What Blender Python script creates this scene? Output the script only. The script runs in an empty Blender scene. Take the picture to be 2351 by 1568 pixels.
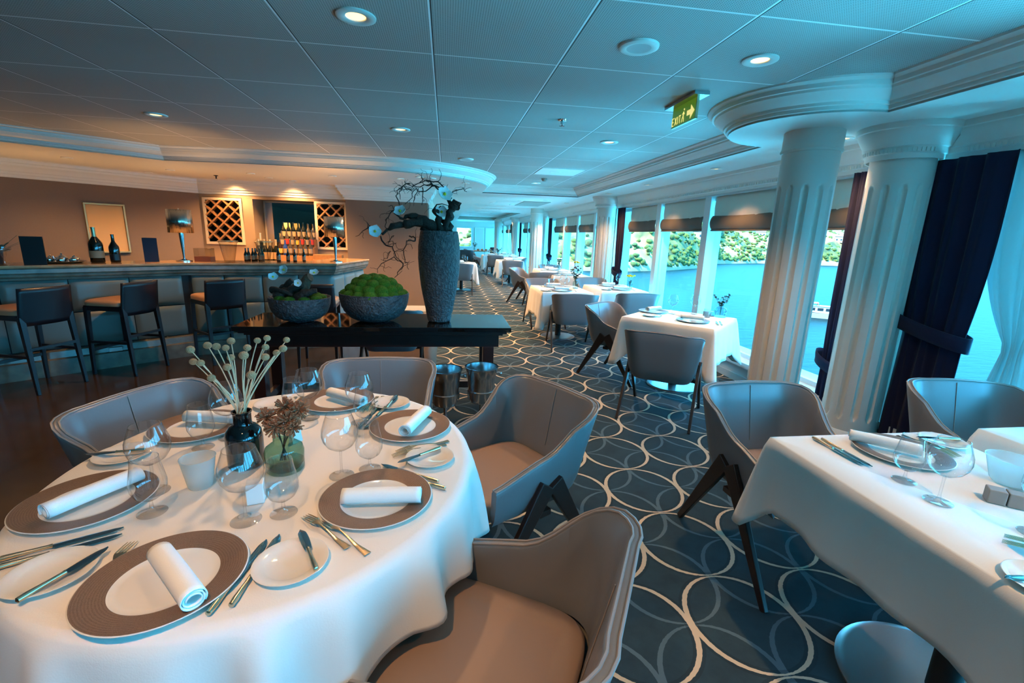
import bpy, bmesh, math, random
from mathutils import Vector, Matrix
from math import sin, cos, pi, radians, hypot, atan2

SC = bpy.context.scene
COL = SC.collection

# ------------------------------------------------------------------ camera
cam_d = bpy.data.cameras.new('camera'); cam = bpy.data.objects.new('camera', cam_d); COL.objects.link(cam)
cam_d.sensor_width = 36.0; cam_d.lens = 1046.087 / 2351 * 36.0
cam_d.clip_start = 0.05; cam_d.clip_end = 4000
RV = Vector((0.98971375, -0.13900091, 0.03384422)); UV_ = Vector((-0.00128904, 0.22789644, 0.97368452)); FW = Vector((0.14305601, 0.96371259, -0.22537307))
mw = Matrix.Identity(4)
for i in range(3):
    mw[i][0] = RV[i]; mw[i][1] = UV_[i]; mw[i][2] = -FW[i]
mw[2][3] = 1.53
cam.matrix_world = mw
SC.camera = cam
# ------------------------------------------------------------------ world, sun, exposure
vs = SC.view_settings
vs.view_transform = 'Standard'; vs.look = 'None'; vs.gamma = 1.0; vs.exposure = 0.05; vs.use_curve_mapping = False
W = bpy.data.worlds.new('world'); SC.world = W; W.use_nodes = True
bg = W.node_tree.nodes['Background']; bg.inputs[0].default_value = (0.07, 0.54, 0.98, 1); bg.inputs[1].default_value = 18.0
SUN_E = 26.0
sd = bpy.data.lights.new('sun', 'SUN'); sd.energy = SUN_E; sd.color = (1.0, 0.84, 0.55); sd.angle = radians(0.6)
sun = bpy.data.objects.new('sun', sd); COL.objects.link(sun)
sun.rotation_euler = Vector((0.62, 0.30, -0.72)).to_track_quat('-Z', 'Y').to_euler()
SC.cycles.max_bounces = 8; SC.cycles.diffuse_bounces = 5; SC.cycles.glossy_bounces = 4
SC.cycles.transparent_max_bounces = 24; SC.cycles.transmission_bounces = 4
SC.cycles.caustics_reflective = False; SC.cycles.caustics_refractive = False
SC.cycles.sample_clamp_indirect = 6.0
WARM = (1.0, 0.52, 0.20)
LAMP_W = 104.0
SEA_FILL = 1500.0

# fill lamps added outside the hull, below the sill, imitating daylight off the water
def add_sea_fill(x, z, w, l, e, ys, d):
    for y_ in ys:
        a_ = bpy.data.lights.new('sea_fill_lamp', 'AREA'); a_.shape = 'RECTANGLE'; a_.size = w; a_.size_y = l; a_.energy = e; a_.color = (0.06, 0.60, 0.95)
        ao_ = bpy.data.objects.new('sea_fill_lamp', a_); COL.objects.link(ao_); ao_.location = (x, y_, z)
        ao_.rotation_euler = Vector(d).to_track_quat('-Z', 'Y').to_euler()
add_sea_fill(5.4, -1.7, 1.6, 6.0, SEA_FILL * 0.07, (-14, -8, -2, 4, 10, 16, 22, 28), (-0.62, 0, 0.78))
add_sea_fill(18.0, -8.1, 6.0, 14.0, SEA_FILL * 8.5, (-12, 2), (-0.85, 0, 0.52))
add_sea_fill(18.0, -8.1, 6.0, 14.0, SEA_FILL * 4.0, (16, 30), (-0.85, 0, 0.52))

# ------------------------------------------------------------------ materials
def lin(c):
    return tuple(((v / 255) / 12.92 if v / 255 <= 0.04045 else ((v / 255 + 0.055) / 1.055) ** 2.4) for v in c) + (1.0,)
def setin(n, k, v):
    if k in n.inputs: n.inputs[k].default_value = v
def mat(name, rgb, rough=0.5, metal=0.0, spec=0.5, coat=0.0, sheen=0.0, noise=None, bump=None, emit=None, trans=None):
    """noise=(scale, rgb2, contrast) mottles the colour; bump=(scale, strength)"""
    m = bpy.data.materials.new(name); m.use_nodes = True
    nt = m.node_tree; b = nt.nodes['Principled BSDF']
    setin(b, 'Base Color', lin(rgb)); setin(b, 'Roughness', rough); setin(b, 'Metallic', metal); setin(b, 'Specular IOR Level', spec)
    setin(b, 'Coat Weight', coat); setin(b, 'Sheen Weight', sheen)
    tc = None
    if noise or bump:
        tc = nt.nodes.new('ShaderNodeTexCoord')
    if noise:
        n = nt.nodes.new('ShaderNodeTexNoise'); n.inputs['Scale'].default_value = noise[0]; n.inputs['Detail'].default_value = 5
        nt.links.new(tc.outputs['Object'], n.inputs['Vector'])
        r = nt.nodes.new('ShaderNodeValToRGB'); k = noise[2] if len(noise) > 2 else 0.3
        r.color_ramp.elements[0].position = 0.5 - k; r.color_ramp.elements[1].position = 0.5 + k
        r.color_ramp.elements[0].color = lin(rgb); r.color_ramp.elements[1].color = lin(noise[1])
        nt.links.new(n.outputs['Fac'], r.inputs[0]); nt.links.new(r.outputs[0], b.inputs['Base Color'])
    if bump:
        n = nt.nodes.new('ShaderNodeTexNoise'); n.inputs['Scale'].default_value = bump[0]; n.inputs['Detail'].default_value = 4
        nt.links.new(tc.outputs['Object'], n.inputs['Vector'])
        bp = nt.nodes.new('ShaderNodeBump'); bp.inputs['Strength'].default_value = bump[1]; bp.inputs['Distance'].default_value = 0.01
        nt.links.new(n.outputs['Fac'], bp.inputs['Height']); nt.links.new(bp.outputs[0], b.inputs['Normal'])
    if emit:
        setin(b, 'Emission Color', tuple(emit[0]) + (1.0,)); setin(b, 'Emission Strength', emit[1])
    return m
def clear_mat(name, tint=(1, 1, 1), refl=1.0, ior=1.5, rough=0.02, milk=0.0, edge=0.0, pw_=5.0):
    """thin glass: see-through with a fresnel reflection; milk = share of frosted white; edge = a darker rim seen edge-on"""
    m = bpy.data.materials.new(name); m.use_nodes = True; nt = m.node_tree; nt.nodes.clear()
    o = nt.nodes.new('ShaderNodeOutputMaterial'); tr = nt.nodes.new('ShaderNodeBsdfTransparent'); gl = nt.nodes.new('ShaderNodeBsdfGlossy')
    tr.inputs[0].default_value = tuple(tint) + (1.0,); gl.inputs['Roughness'].default_value = rough
    lw0 = nt.nodes.new('ShaderNodeLayerWeight'); lw0.inputs['Blend'].default_value = 0.5
    pw = nt.nodes.new('ShaderNodeMath'); pw.operation = 'POWER'; pw.inputs[1].default_value = pw_
    f0 = ((ior - 1) / (ior + 1)) ** 2
    mu = nt.nodes.new('ShaderNodeMath'); mu.operation = 'MULTIPLY_ADD'; mu.inputs[1].default_value = 0.9 * min(1, refl); mu.inputs[2].default_value = f0 * refl; mu.use_clamp = True
    mx = nt.nodes.new('ShaderNodeMixShader')
    nt.links.new(lw0.outputs['Facing'], pw.inputs[0]); nt.links.new(pw.outputs[0], mu.inputs[0]); nt.links.new(mu.outputs[0], mx.inputs[0])
    src = tr.outputs[0]
    if edge:
        lw = nt.nodes.new('ShaderNodeLayerWeight'); lw.inputs['Blend'].default_value = 0.12
        mc = nt.nodes.new('ShaderNodeMix'); mc.data_type = 'RGBA'
        mc.inputs[6].default_value = tuple(tint) + (1,); mc.inputs[7].default_value = tuple(t * (1 - edge) for t in tint) + (1,)
        nt.links.new(lw.outputs['Facing'], mc.inputs[0]); nt.links.new(mc.outputs[2], tr.inputs[0])
    if milk:
        df = nt.nodes.new('ShaderNodeBsdfTranslucent'); df.inputs[0].default_value = (0.9, 0.9, 0.88, 1)
        d2 = nt.nodes.new('ShaderNodeBsdfDiffuse'); d2.inputs[0].default_value = (0.9, 0.9, 0.88, 1)
        ad = nt.nodes.new('ShaderNodeMixShader'); nt.links.new(df.outputs[0], ad.inputs[1]); nt.links.new(d2.outputs[0], ad.inputs[2])
        m2 = nt.nodes.new('ShaderNodeMixShader'); m2.inputs[0].default_value = milk
        nt.links.new(tr.outputs[0], m2.inputs[1]); nt.links.new(ad.outputs[0], m2.inputs[2]); src = m2.outputs[0]
    nt.links.new(src, mx.inputs[1]); nt.links.new(gl.outputs[0], mx.inputs[2]); nt.links.new(mx.outputs[0], o.inputs[0])
    return m

class NG:
    """small helper to write shader maths"""
    def __init__(s, m): s.nt = m.node_tree
    def m(s, op, a, b=None, c=None, clamp=False):
        n = s.nt.nodes.new('ShaderNodeMath'); n.operation = op; n.use_clamp = clamp
        for i, v in enumerate((a, b, c)):
            if v is None: continue
            if isinstance(v, (int, float)): n.inputs[i].default_value = v
            else: s.nt.links.new(v, n.inputs[i])
        return n.outputs[0]
    def mix(s, f, a, b):
        n = s.nt.nodes.new('ShaderNodeMix'); n.data_type = 'RGBA'
        for i, v in ((0, f), (6, a), (7, b)):
            if isinstance(v, (int, float)): n.inputs[i].default_value = v
            elif isinstance(v, tuple): n.inputs[i].default_value = v
            else: s.nt.links.new(v, n.inputs[i])
        return n.outputs[2]
    def xyz(s):
        t = s.nt.nodes.new('ShaderNodeTexCoord'); x = s.nt.nodes.new('ShaderNodeSeparateXYZ'); s.nt.links.new(t.outputs['Object'], x.inputs[0])
        s.tc = t.outputs['Object']; return x.outputs
    def noise(s, scale, detail=4, rough=0.5):
        n = s.nt.nodes.new('ShaderNodeTexNoise'); n.inputs['Scale'].default_value = scale; n.inputs['Detail'].default_value = detail
        n.inputs['Roughness'].default_value = rough
        s.nt.links.new(s.tc, n.inputs['Vector']); return n.outputs['Fac']

M = {}
M['white_paint'] = mat('white_paint', (226, 226, 220), 0.5)
M['crown'] = mat('crown_paint', (222, 222, 216), 0.45)
M['frame_white'] = mat('window_frame_paint', (205, 212, 212), 0.35)
M['wall_taupe'] = mat('taupe_wall_fabric', (112, 96, 84), 0.8, noise=(220, (126, 108, 95), 0.3), bump=(300, 0.1))
M['wall_cream'] = mat('cream_wall', (215, 205, 190), 0.6)
M['niche'] = mat('niche_panelling', (150, 128, 106), 0.6)
M['column'] = mat('column_plaster', (218, 214, 206), 0.55)
M['cloth'] = mat('white_tablecloth', (240, 236, 230), 0.9, sheen=0.1, bump=(260, 0.06))
M['napkin'] = mat('white_napkin', (250, 250, 248), 0.9, bump=(400, 0.08))
M['chair_fab'] = mat('grey_leather', (118, 120, 124), 0.34, bump=(90, 0.03))
M['chair_pipe'] = mat('grey_piping', (146, 138, 134), 0.4)
M['seat_fab'] = mat('taupe_seat_leather', (152, 130, 118), 0.45, bump=(70, 0.03))
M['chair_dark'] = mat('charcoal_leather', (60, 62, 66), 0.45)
M['leg_wood'] = mat('dark_stained_wood', (34, 24, 22), 0.35, noise=(30, (48, 32, 26)))
M['stool_wood'] = mat('black_stained_wood', (22, 22, 28), 0.35)
M['stool_seat'] = mat('tan_seat_leather', (176, 130, 96), 0.5)
M['console_wood'] = mat('mahogany_stain', (36, 20, 20), 0.3, noise=(18, (50, 26, 24)))
M['granite'] = mat('black_granite', (10, 12, 13), 0.04, noise=(300, (22, 26, 28), 0.2))
M['bar_stone'] = mat('bar_marble', (132, 124, 108), 0.22, noise=(7, (86, 84, 76), 0.2))
M['bar_top'] = mat('bar_top_marble', (206, 168, 128), 0.15, noise=(9, (170, 130, 96), 0.2))
M['bar_panel'] = mat('bar_panel_leather', (104, 116, 112), 0.34, bump=(60, 0.03))
M['chrome'] = mat('polished_steel', (205, 208, 210), 0.08, 1.0)
M['steel_disc'] = mat('satin_steel', (215, 218, 220), 0.34, 1.0)
M['brushed'] = mat('brushed_steel', (190, 195, 198), 0.22, 1.0)
M['silver'] = mat('silver_cutlery', (240, 214, 178), 0.24, 1.0)
M['brass_frame'] = mat('champagne_gold_frame', (190, 160, 110), 0.35, 0.7)
M['picture'] = mat('gold_paper', (200, 160, 100), 0.5)
M['rack_wood'] = mat('oak_lattice', (150, 108, 72), 0.5)
M['rack_frame'] = mat('pale_frame_wood', (205, 190, 165), 0.5)
M['black'] = mat('black_void', (10, 9, 9), 0.6)
M['porcelain'] = mat('white_porcelain', (238, 234, 226), 0.08, coat=0.4)
M['china_grey'] = mat('grey_ceramic_caddy', (150, 142, 136), 0.5)
M['navy'] = mat('navy_velvet', (7, 9, 48), 0.9, sheen=0.05)
M['sheer'] = mat('grey_sheer', (170, 178, 176), 0.8)
M['blind'] = mat('pale_blind_linen', (200, 200, 190), 0.85, bump=(150, 0.1))
def add_translucent(m, f, col):
    nt = m.node_tree; b = nt.nodes['Principled BSDF']; o = [n for n in nt.nodes if n.type == 'OUTPUT_MATERIAL'][0]
    t = nt.nodes.new('ShaderNodeBsdfTranslucent'); t.inputs[0].default_value = lin(col); x = nt.nodes.new('ShaderNodeMixShader'); x.inputs[0].default_value = f
    nt.links.new(b.outputs[0], x.inputs[1]); nt.links.new(t.outputs[0], x.inputs[2]); nt.links.new(x.outputs[0], o.inputs[0])
add_translucent(M['blind'], 0.12, (220, 215, 200))
add_translucent(M['sheer'], 0.35, (210, 215, 215))
M['blind_band'] = mat('taupe_blind_band', (96, 88, 80), 0.85, bump=(150, 0.1))
M['stone_vase'] = mat('hammered_stone', (96, 96, 98), 0.34, noise=(34, (52, 54, 60), 0.25), bump=(60, 0.9))
M['moss'] = mat('green_moss', (30, 84, 8), 0.95, noise=(90, (84, 142, 20), 0.25), bump=(260, 1.0))
M['driftwood'] = mat('dark_driftwood', (34, 26, 22), 0.8, noise=(30, (64, 48, 38)), bump=(60, 0.8))
M['twig'] = mat('dark_twig', (38, 28, 24), 0.8)
M['driftwood_pale'] = mat('pale_driftwood', (120, 98, 76), 0.8, noise=(30, (70, 54, 42)), bump=(60, 0.8))
M['orchid'] = mat('white_orchid', (238, 240, 240), 0.5)
M['stem_straw'] = mat('straw_stem', (252, 212, 172), 0.7)
M['billy'] = mat('dried_yellow_ball', (250, 206, 162), 0.9, bump=(420, 1.0), noise=(300, (226, 172, 122)))
M['dried'] = mat('dried_brown_flower', (176, 112, 78), 0.8)
M['black_glass'] = mat('black_glass', (8, 12, 16), 0.05, coat=0.5)
M['shade_metal'] = mat('lamp_shade_metal', (205, 200, 190), 0.2, 1.0)
def streaks(m):
    nt = m.node_tree; tc = nt.nodes.new('ShaderNodeTexCoord'); mp = nt.nodes.new('ShaderNodeMapping'); mp.inputs['Scale'].default_value = (22, 22, 0.3)
    n = nt.nodes.new('ShaderNodeTexNoise'); n.inputs['Scale'].default_value = 1.0; n.inputs['Detail'].default_value = 3; bp = nt.nodes.new('ShaderNodeBump'); bp.inputs['Strength'].default_value = 0.6; bp.inputs['Distance'].default_value = 0.02
    nt.links.new(tc.outputs['Object'], mp.inputs[0]); nt.links.new(mp.outputs[0], n.inputs['Vector']); nt.links.new(n.outputs['Fac'], bp.inputs['Height']); nt.links.new(bp.outputs[0], nt.nodes['Principled BSDF'].inputs['Normal'])
streaks(M['shade_metal'])
M['leaf'] = mat('dark_leaf', (24, 62, 50), 0.5)
M['yellow'] = mat('yellow_petals', (235, 200, 40), 0.6)
M['purple'] = mat('dusky_petals', (110, 70, 72), 0.6)
M['bottle_dark'] = mat('dark_bottle_glass', (14, 20, 14), 0.06, coat=0.3)
M['bottle_brown'] = mat('brown_bottle_glass', (46, 26, 14), 0.06)
M['bottle_blue'] = mat('blue_bottle_glass', (30, 60, 130), 0.06)
M['bottle_clear'] = mat('pale_bottle_glass', (66, 60, 52), 0.05)
M['label'] = mat('cream_label', (150, 128, 98), 0.6)
M['label_red'] = mat('red_label', (170, 40, 30), 0.6)
M['label_gold'] = mat('gold_label', (200, 160, 60), 0.4)
M['foil'] = mat('gold_foil', (210, 190, 150), 0.3, 0.7)
M['menu'] = mat('navy_card', (22, 36, 62), 0.5)
M['black_card'] = mat('black_card', (16, 16, 22), 0.4)
M['mirror'] = mat('mirror_glass', (225, 225, 225), 0.01, 1.0)
M['lens'] = mat('lamp_lens', (255, 220, 170), 0.4, emit=((1.0, 0.66, 0.24), 2.6))
M['sign_green'] = mat('sign_green', (50, 90, 16), 0.3, emit=((0.12, 0.30, 0.01), 0.42))
M['sign_text'] = mat('sign_lettering', (230, 220, 120), 0.4, emit=((0.9, 0.75, 0.25), 0.9))
M['reflected_shade_glow'] = mat('reflected_lit_shade', (250, 190, 90), 0.6, emit=((1.0, 0.5, 0.1), 1.2))
M['paper'] = mat('white_card', (240, 240, 238), 0.6)
M['boat_white'] = mat('boat_hull_white', (130, 130, 128), 0.4)
M['boat_red'] = mat('boat_canopy', (150, 70, 50), 0.6)
M['boat_dark'] = mat('boat_window', (20, 24, 30), 0.2)
M['house'] = mat('house_render', (120, 112, 100), 0.8)
M['rooftile'] = mat('roof_tile', (110, 70, 50), 0.8)
M['wood_box'] = mat('light_wood_box', (176, 128, 82), 0.5, noise=(20, (150, 104, 64)))
M['wine_glass'] = clear_mat('clear_glass', (1.0, 1.0, 1.0), 1.5, 1.6, 0.01, edge=0.28, pw_=3.2)
M['glass_stem'] = clear_mat('clear_glass_stem', (1.0, 1.0, 1.0), 1.3, 1.6, 0.02, edge=0.3, pw_=2.8)
M['frosted'] = clear_mat('frosted_glass', (0.95, 1.0, 1.0), 0.7, 1.4, 0.15, milk=0.42)
M['green_glass'] = clear_mat('green_glass', (0.46, 0.68, 0.58), 1.4, 1.5, 0.02, edge=0.5)
M['vase_glass'] = clear_mat('clear_vase_glass', (0.72, 0.86, 0.86), 1.3, 1.5, 0.02, edge=0.5)
M['brown_glass'] = clear_mat('brown_glass', (0.28, 0.20, 0.16), 1.3, 1.5, 0.03, edge=0.5)
M['cooler'] = clear_mat('clear_acrylic', (0.84, 0.82, 0.74), 1.6, 1.5, 0.05, edge=0.5)
M['pane'] = clear_mat('window_pane', (0.93, 0.97, 0.98), 0.3, 1.4, 0.0)

for n_ in M['stone_vase'].node_tree.nodes:
    if n_.type == 'BUMP': n_.inputs['Distance'].default_value = 0.02
# charger: brown patterned band
def charger_mat():
    m = mat('pewter_band', (132, 106, 88), 0.34, 0.15); g = NG(m); x = g.xyz()
    w = m.node_tree.nodes.new('ShaderNodeTexWave'); w.wave_type = 'RINGS'; w.rings_direction = 'Z'
    w.inputs['Scale'].default_value = 60; w.inputs['Distortion'].default_value = 6; w.inputs['Detail'].default_value = 1; w.inputs['Detail Scale'].default_value = 14
    m.node_tree.links.new(g.tc, w.inputs['Vector'])
    bp = m.node_tree.nodes.new('ShaderNodeBump'); bp.inputs['Strength'].default_value = 0.3; bp.inputs['Distance'].default_value = 0.0015
    m.node_tree.links.new(w.outputs['Fac'], bp.inputs['Height']); m.node_tree.links.new(bp.outputs[0], m.node_tree.nodes['Principled BSDF'].inputs['Normal'])
    cm = g.mix(w.outputs['Fac'], lin((146, 120, 102)), lin((112, 88, 72))); m.node_tree.links.new(cm, m.node_tree.nodes['Principled BSDF'].inputs['Base Color'])
    return m
M['charger'] = charger_mat()

# carpet: two families of touching rings, cream over blue
def carpet_mat():
    m = mat('ring_carpet', (40, 70, 80), 0.95); g = NG(m); X = g.xyz(); b = m.node_tree.nodes['Principled BSDF']
    wob = g.noise(55, 2)
    def ring(ox, oy, w0, w1):
        u = g.m('SUBTRACT', g.m('FRACT', g.m('DIVIDE', g.m('SUBTRACT', X[0], ox), 0.47)), 0.5)
        v = g.m('SUBTRACT', g.m('FRACT', g.m('DIVIDE', g.m('SUBTRACT', X[1], oy), 0.506)), 0.5)
        d = g.m('SQRT', g.m('ADD', g.m('MULTIPLY', u, u), g.m('MULTIPLY', v, v)))
        e = g.m('ABSOLUTE', g.m('SUBTRACT', d, 0.489))
        e = g.m('ADD', e, g.m('MULTIPLY', g.m('SUBTRACT', wob, 0.5), 0.012))
        wid = g.m('ADD', w0, g.m('MULTIPLY', g.m('ABSOLUTE', u), w1))
        return g.m('LESS_THAN', e, wid), g.m('LESS_THAN', e, g.m('ADD', wid, 0.028))
    c1, s1 = ring(1.0, 2.197, 0.007, 0.034)
    c2, s2 = ring(0.765, 1.944, 0.006, 0.034)
    n = g.noise(7, 6, 0.65)
    base = g.mix(n, lin((18, 38, 50)), lin((44, 74, 84)))
    col = g.mix(g.m('MULTIPLY', s2, 0.0), base, lin((20, 40, 50)))
    col = g.mix(g.m('MULTIPLY', c2, 0.72), col, lin((92, 118, 130)))
    col = g.mix(g.m('MULTIPLY', s1, 0.35), col, lin((14, 24, 30)))
    col = g.mix(c1, col, lin((206, 190, 164)))
    m.node_tree.links.new(col, b.inputs['Base Color'])
    f = g.noise(900, 2); bp = m.node_tree.nodes.new('ShaderNodeBump'); bp.inputs['Strength'].default_value = 0.5; bp.inputs['Distance'].default_value = 0.003
    m.node_tree.links.new(f, bp.inputs['Height']); m.node_tree.links.new(bp.outputs[0], b.inputs['Normal'])
    return m
M['carpet'] = carpet_mat()
def stone_floor_mat():
    m = mat('dark_stone_floor', (44, 36, 30), 0.16); g = NG(m); X = g.xyz(); b = m.node_tree.nodes['Principled BSDF']
    n = g.noise(3.5, 8, 0.7); c = g.mix(n, lin((26, 22, 20)), lin((78, 62, 48)))
    fx = g.m('LESS_THAN', g.m('ABSOLUTE', g.m('SUBTRACT', g.m('FRACT', g.m('DIVIDE', X[0], 0.6)), 0.5)), 0.004)
    fy = g.m('LESS_THAN', g.m('ABSOLUTE', g.m('SUBTRACT', g.m('FRACT', g.m('DIVIDE', X[1], 0.6)), 0.5)), 0.004)
    c = g.mix(g.m('MAXIMUM', fx, fy), c, lin((16, 14, 12)))
    m.node_tree.links.new(c, b.inputs['Base Color']); return m
M['stone_floor'] = stone_floor_mat()
def ceiling_mat():
    m = mat('perforated_ceiling_panel', (190, 196, 194), 0.6); g = NG(m); X = g.xyz(); b = m.node_tree.nodes['Principled BSDF']
    def line(c, o, s, w):
        f = g.m('FRACT', g.m('ADD', g.m('DIVIDE', g.m('SUBTRACT', c, o), s), 0.5))
        return g.m('LESS_THAN', g.m('ABSOLUTE', g.m('SUBTRACT', f, 0.5)), w / s), f
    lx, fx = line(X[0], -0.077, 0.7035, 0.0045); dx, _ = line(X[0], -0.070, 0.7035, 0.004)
    ly, fy = line(X[1], 2.838, 0.773, 0.006)
    px = g.m('SUBTRACT', g.m('FRACT', g.m('MULTIPLY', X[0], 90)), 0.5); py = g.m('SUBTRACT', g.m('FRACT', g.m('MULTIPLY', X[1], 90)), 0.5)
    hole = g.m('LESS_THAN', g.m('ADD', g.m('MULTIPLY', px, px), g.m('MULTIPLY', py, py)), 0.055)
    c = g.mix(g.m('MULTIPLY', hole, 0.75), lin((172, 176, 172)), lin((40, 46, 48)))
    c = g.mix(g.m('MULTIPLY', ly, 0.9), c, lin((235, 238, 236)))
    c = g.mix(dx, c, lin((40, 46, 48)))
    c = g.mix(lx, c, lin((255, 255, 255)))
    m.node_tree.links.new(c, b.inputs['Base Color']); return m
M['ceiling'] = ceiling_mat()
def sea_mat():
    m = mat('sea_water', (20, 110, 150), 0.45, spec=0.05); g = NG(m); X = g.xyz(); b = m.node_tree.nodes['Principled BSDF']
    mp = m.node_tree.nodes.new('ShaderNodeMapping'); mp.inputs['Scale'].default_value = (0.35, 1.0, 1.0); mp.inputs['Rotation'].default_value = (0, 0, 0.7)
    m.node_tree.links.new(g.tc, mp.inputs[0]); g.tc = mp.outputs[0]
    n1 = g.noise(0.9, 6, 0.6); n2 = g.noise(0.02, 4, 0.6)
    c = g.mix(n2, (0.001, 0.010, 0.0125, 1), (0.0015, 0.0135, 0.0155, 1))
    c = g.mix(g.m('MULTIPLY', g.m('GREATER_THAN', n1, 0.60), 0.35), c, (0.0005, 0.006, 0.009, 1))
    m.node_tree.links.new(c, b.inputs['Base Color'])
    bp = m.node_tree.nodes.new('ShaderNodeBump'); bp.inputs['Strength'].default_value = 0.5; bp.inputs['Distance'].default_value = 0.4
    m.node_tree.links.new(n1, bp.inputs['Height']); m.node_tree.links.new(bp.outputs[0], b.inputs['Normal'])
    return m
M['sea'] = sea_mat()
def hill_mat():
    m = mat('hillside', (120, 150, 90), 0.95); g = NG(m); X = g.xyz(); b = m.node_tree.nodes['Principled BSDF']
    n1 = g.noise(0.06, 10, 0.75); n2 = g.noise(0.015, 4, 0.6)
    c = g.mix(g.m('MULTIPLY', g.m('SUBTRACT', n1, 0.42), 6, clamp=True), (0.020, 0.035, 0.008, 1), (0.13, 0.11, 0.02, 1))
    c = g.mix(g.m('MULTIPLY', g.m('SUBTRACT', n2, 0.5), 8, clamp=True), c, (0.20, 0.13, 0.05, 1))
    shore = g.m('LESS_THAN', X[2], g.m('ADD', -11.0, g.m('MULTIPLY', n1, 4.0)))
    c = g.mix(shore, c, (0.16, 0.12, 0.07, 1))
    m.node_tree.links.new(c, b.inputs['Base Color']); return m
M['hill'] = hill_mat()

# ------------------------------------------------------------------ mesh helpers
class MB:
    def __init__(s): s.v = []; s.f = []
    def add(s, vs_, fs): 
        o = len(s.v); s.v += [tuple(v) for v in vs_]; s.f += [tuple(i + o for i in f) for f in fs]; return s
    def box(s, x0, x1, y0, y1, z0, z1):
        return s.add([(x0, y0, z0), (x1, y0, z0), (x1, y1, z0), (x0, y1, z0), (x0, y0, z1), (x1, y0, z1), (x1, y1, z1), (x0, y1, z1)],
                     [(0, 3, 2, 1), (4, 5, 6, 7), (0, 1, 5, 4), (1, 2, 6, 5), (2, 3, 7, 6), (3, 0, 4, 7)])
    def obox(s, c, sx, sy, sz, rz=0.0):
        n = len(s.v); s.box(-sx / 2, sx / 2, -sy / 2, sy / 2, -sz / 2, sz / 2)
        for i in range(n, len(s.v)):
            x, y, z = s.v[i]; s.v[i] = (c[0] + x * cos(rz) - y * sin(rz), c[1] + x * sin(rz) + y * cos(rz), c[2] + z)
        return s
    def lathe(s, prof, n=24, c=(0, 0, 0), sx=1.0, sy=1.0):
        vs_ = []; fs = []; rows = []
        for r, z in prof:
            if r < 1e-6: rows.append([len(vs_)]); vs_.append((c[0], c[1], c[2] + z))
            else:
                rows.append(list(range(len(vs_), len(vs_) + n)))
                vs_ += [(c[0] + sx * r * cos(2 * pi * k / n), c[1] + sy * r * sin(2 * pi * k / n), c[2] + z) for k in range(n)]
        for a, b in zip(rows, rows[1:]):
            for k in range(n):
                k2 = (k + 1) % n
                if len(a) == 1 and len(b) == 1: continue
                if len(a) == 1: fs.append((a[0], b[k2], b[k]))
                elif len(b) == 1: fs.append((a[k], a[k2], b[0]))
                else: fs.append((a[k], a[k2], b[k2], b[k]))
        return s.add(vs_, fs)
    def tube(s, pts, rad, n=8, cap=True):
        pts = [Vector(p) for p in pts]; m_ = len(pts)
        if not isinstance(rad, (list, tuple)): rad = [rad] * m_
        vs_ = []; fs = []; up = None
        for i, p in enumerate(pts):
            t = (pts[min(i + 1, m_ - 1)] - pts[max(i - 1, 0)])
            t = t.normalized() if t.length > 1e-9 else Vector((0, 0, 1))
            if up is None: up = Vector((0, 0, 1)) if abs(t.z) < 0.9 else Vector((1, 0, 0))
            a = t.cross(up); a = a.normalized() if a.length > 1e-6 else Vector((1, 0, 0)); b = a.cross(t).normalized(); up = b
            for k in range(n):
                an = 2 * pi * (k + 0.5) / n; vs_.append(p + rad[i] * (cos(an) * a + sin(an) * b))
        for i in range(m_ - 1):
            for k in range(n):
                k2 = (k + 1) % n; fs.append((i * n + k, i * n + k2, (i + 1) * n + k2, (i + 1) * n + k))
        if cap: fs.append(tuple(range(n - 1, -1, -1))); fs.append(tuple((m_ - 1) * n + k for k in range(n)))
        return s.add(vs_, fs)
    def bar(s, p, q, w0, w1, d0=None, d1=None, side=(1, 0, 0)):
        """tapered rectangular bar from p to q; w across `side`, d the other way"""
        p = Vector(p); q = Vector(q); t = (q - p).normalized(); a = Vector(side); a = (a - a.dot(t) * t).normalized(); b = t.cross(a)
        d0 = w0 if d0 is None else d0; d1 = w1 if d1 is None else d1
        vs_ = [c + sa * a * w / 2 + sb * b * d / 2 for c, w, d in ((p, w0, d0), (q, w1, d1)) for sa, sb in ((-1, -1), (1, -1), (1, 1), (-1, 1))]
        return s.add(vs_, [(0, 3, 2, 1), (4, 5, 6, 7), (0, 1, 5, 4), (1, 2, 6, 5), (2, 3, 7, 6), (3, 0, 4, 7)])
    def prism(s, poly, z0, z1):
        n = len(poly); vs_ = [(x, y, z0) for x, y in poly] + [(x, y, z1) for x, y in poly]
        fs = [tuple(range(n - 1, -1, -1)), tuple(range(n, 2 * n))] + [(i, (i + 1) % n, n + (i + 1) % n, n + i) for i in range(n)]
        return s.add(vs_, fs)
    def ball(s, c, r, nu=12, nv=8, sz=1.0, jit=0.0, rnd=None):
        prof = [(max(0, r * sin(pi * i / nv)), -r * cos(pi * i / nv) * sz) for i in range(nv + 1)]
        prof[0] = (0, prof[0][1]); prof[-1] = (0, prof[-1][1]); n0 = len(s.v); s.lathe(prof, nu, c)
        if jit:
            for i in range(n0, len(s.v)):
                v = Vector(s.v[i]) - Vector(c); s.v[i] = tuple(Vector(c) + v * (1 + rnd.uniform(-jit, jit)))
        return s
    def grid(s, fn, nu, nv, wrap=False):
        vs_ = [fn(i / (nu if wrap else nu), j / nv) for j in range(nv + 1) for i in range(nu + (0 if wrap else 1))]
        w = nu if wrap else nu + 1; fs = []
        for j in range(nv):
            for i in range(nu):
                i2 = (i + 1) % w if wrap else i + 1
                fs.append((j * w + i, j * w + i2, (j + 1) * w + i2, (j + 1) * w + i))
        return s.add(vs_, fs)
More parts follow.
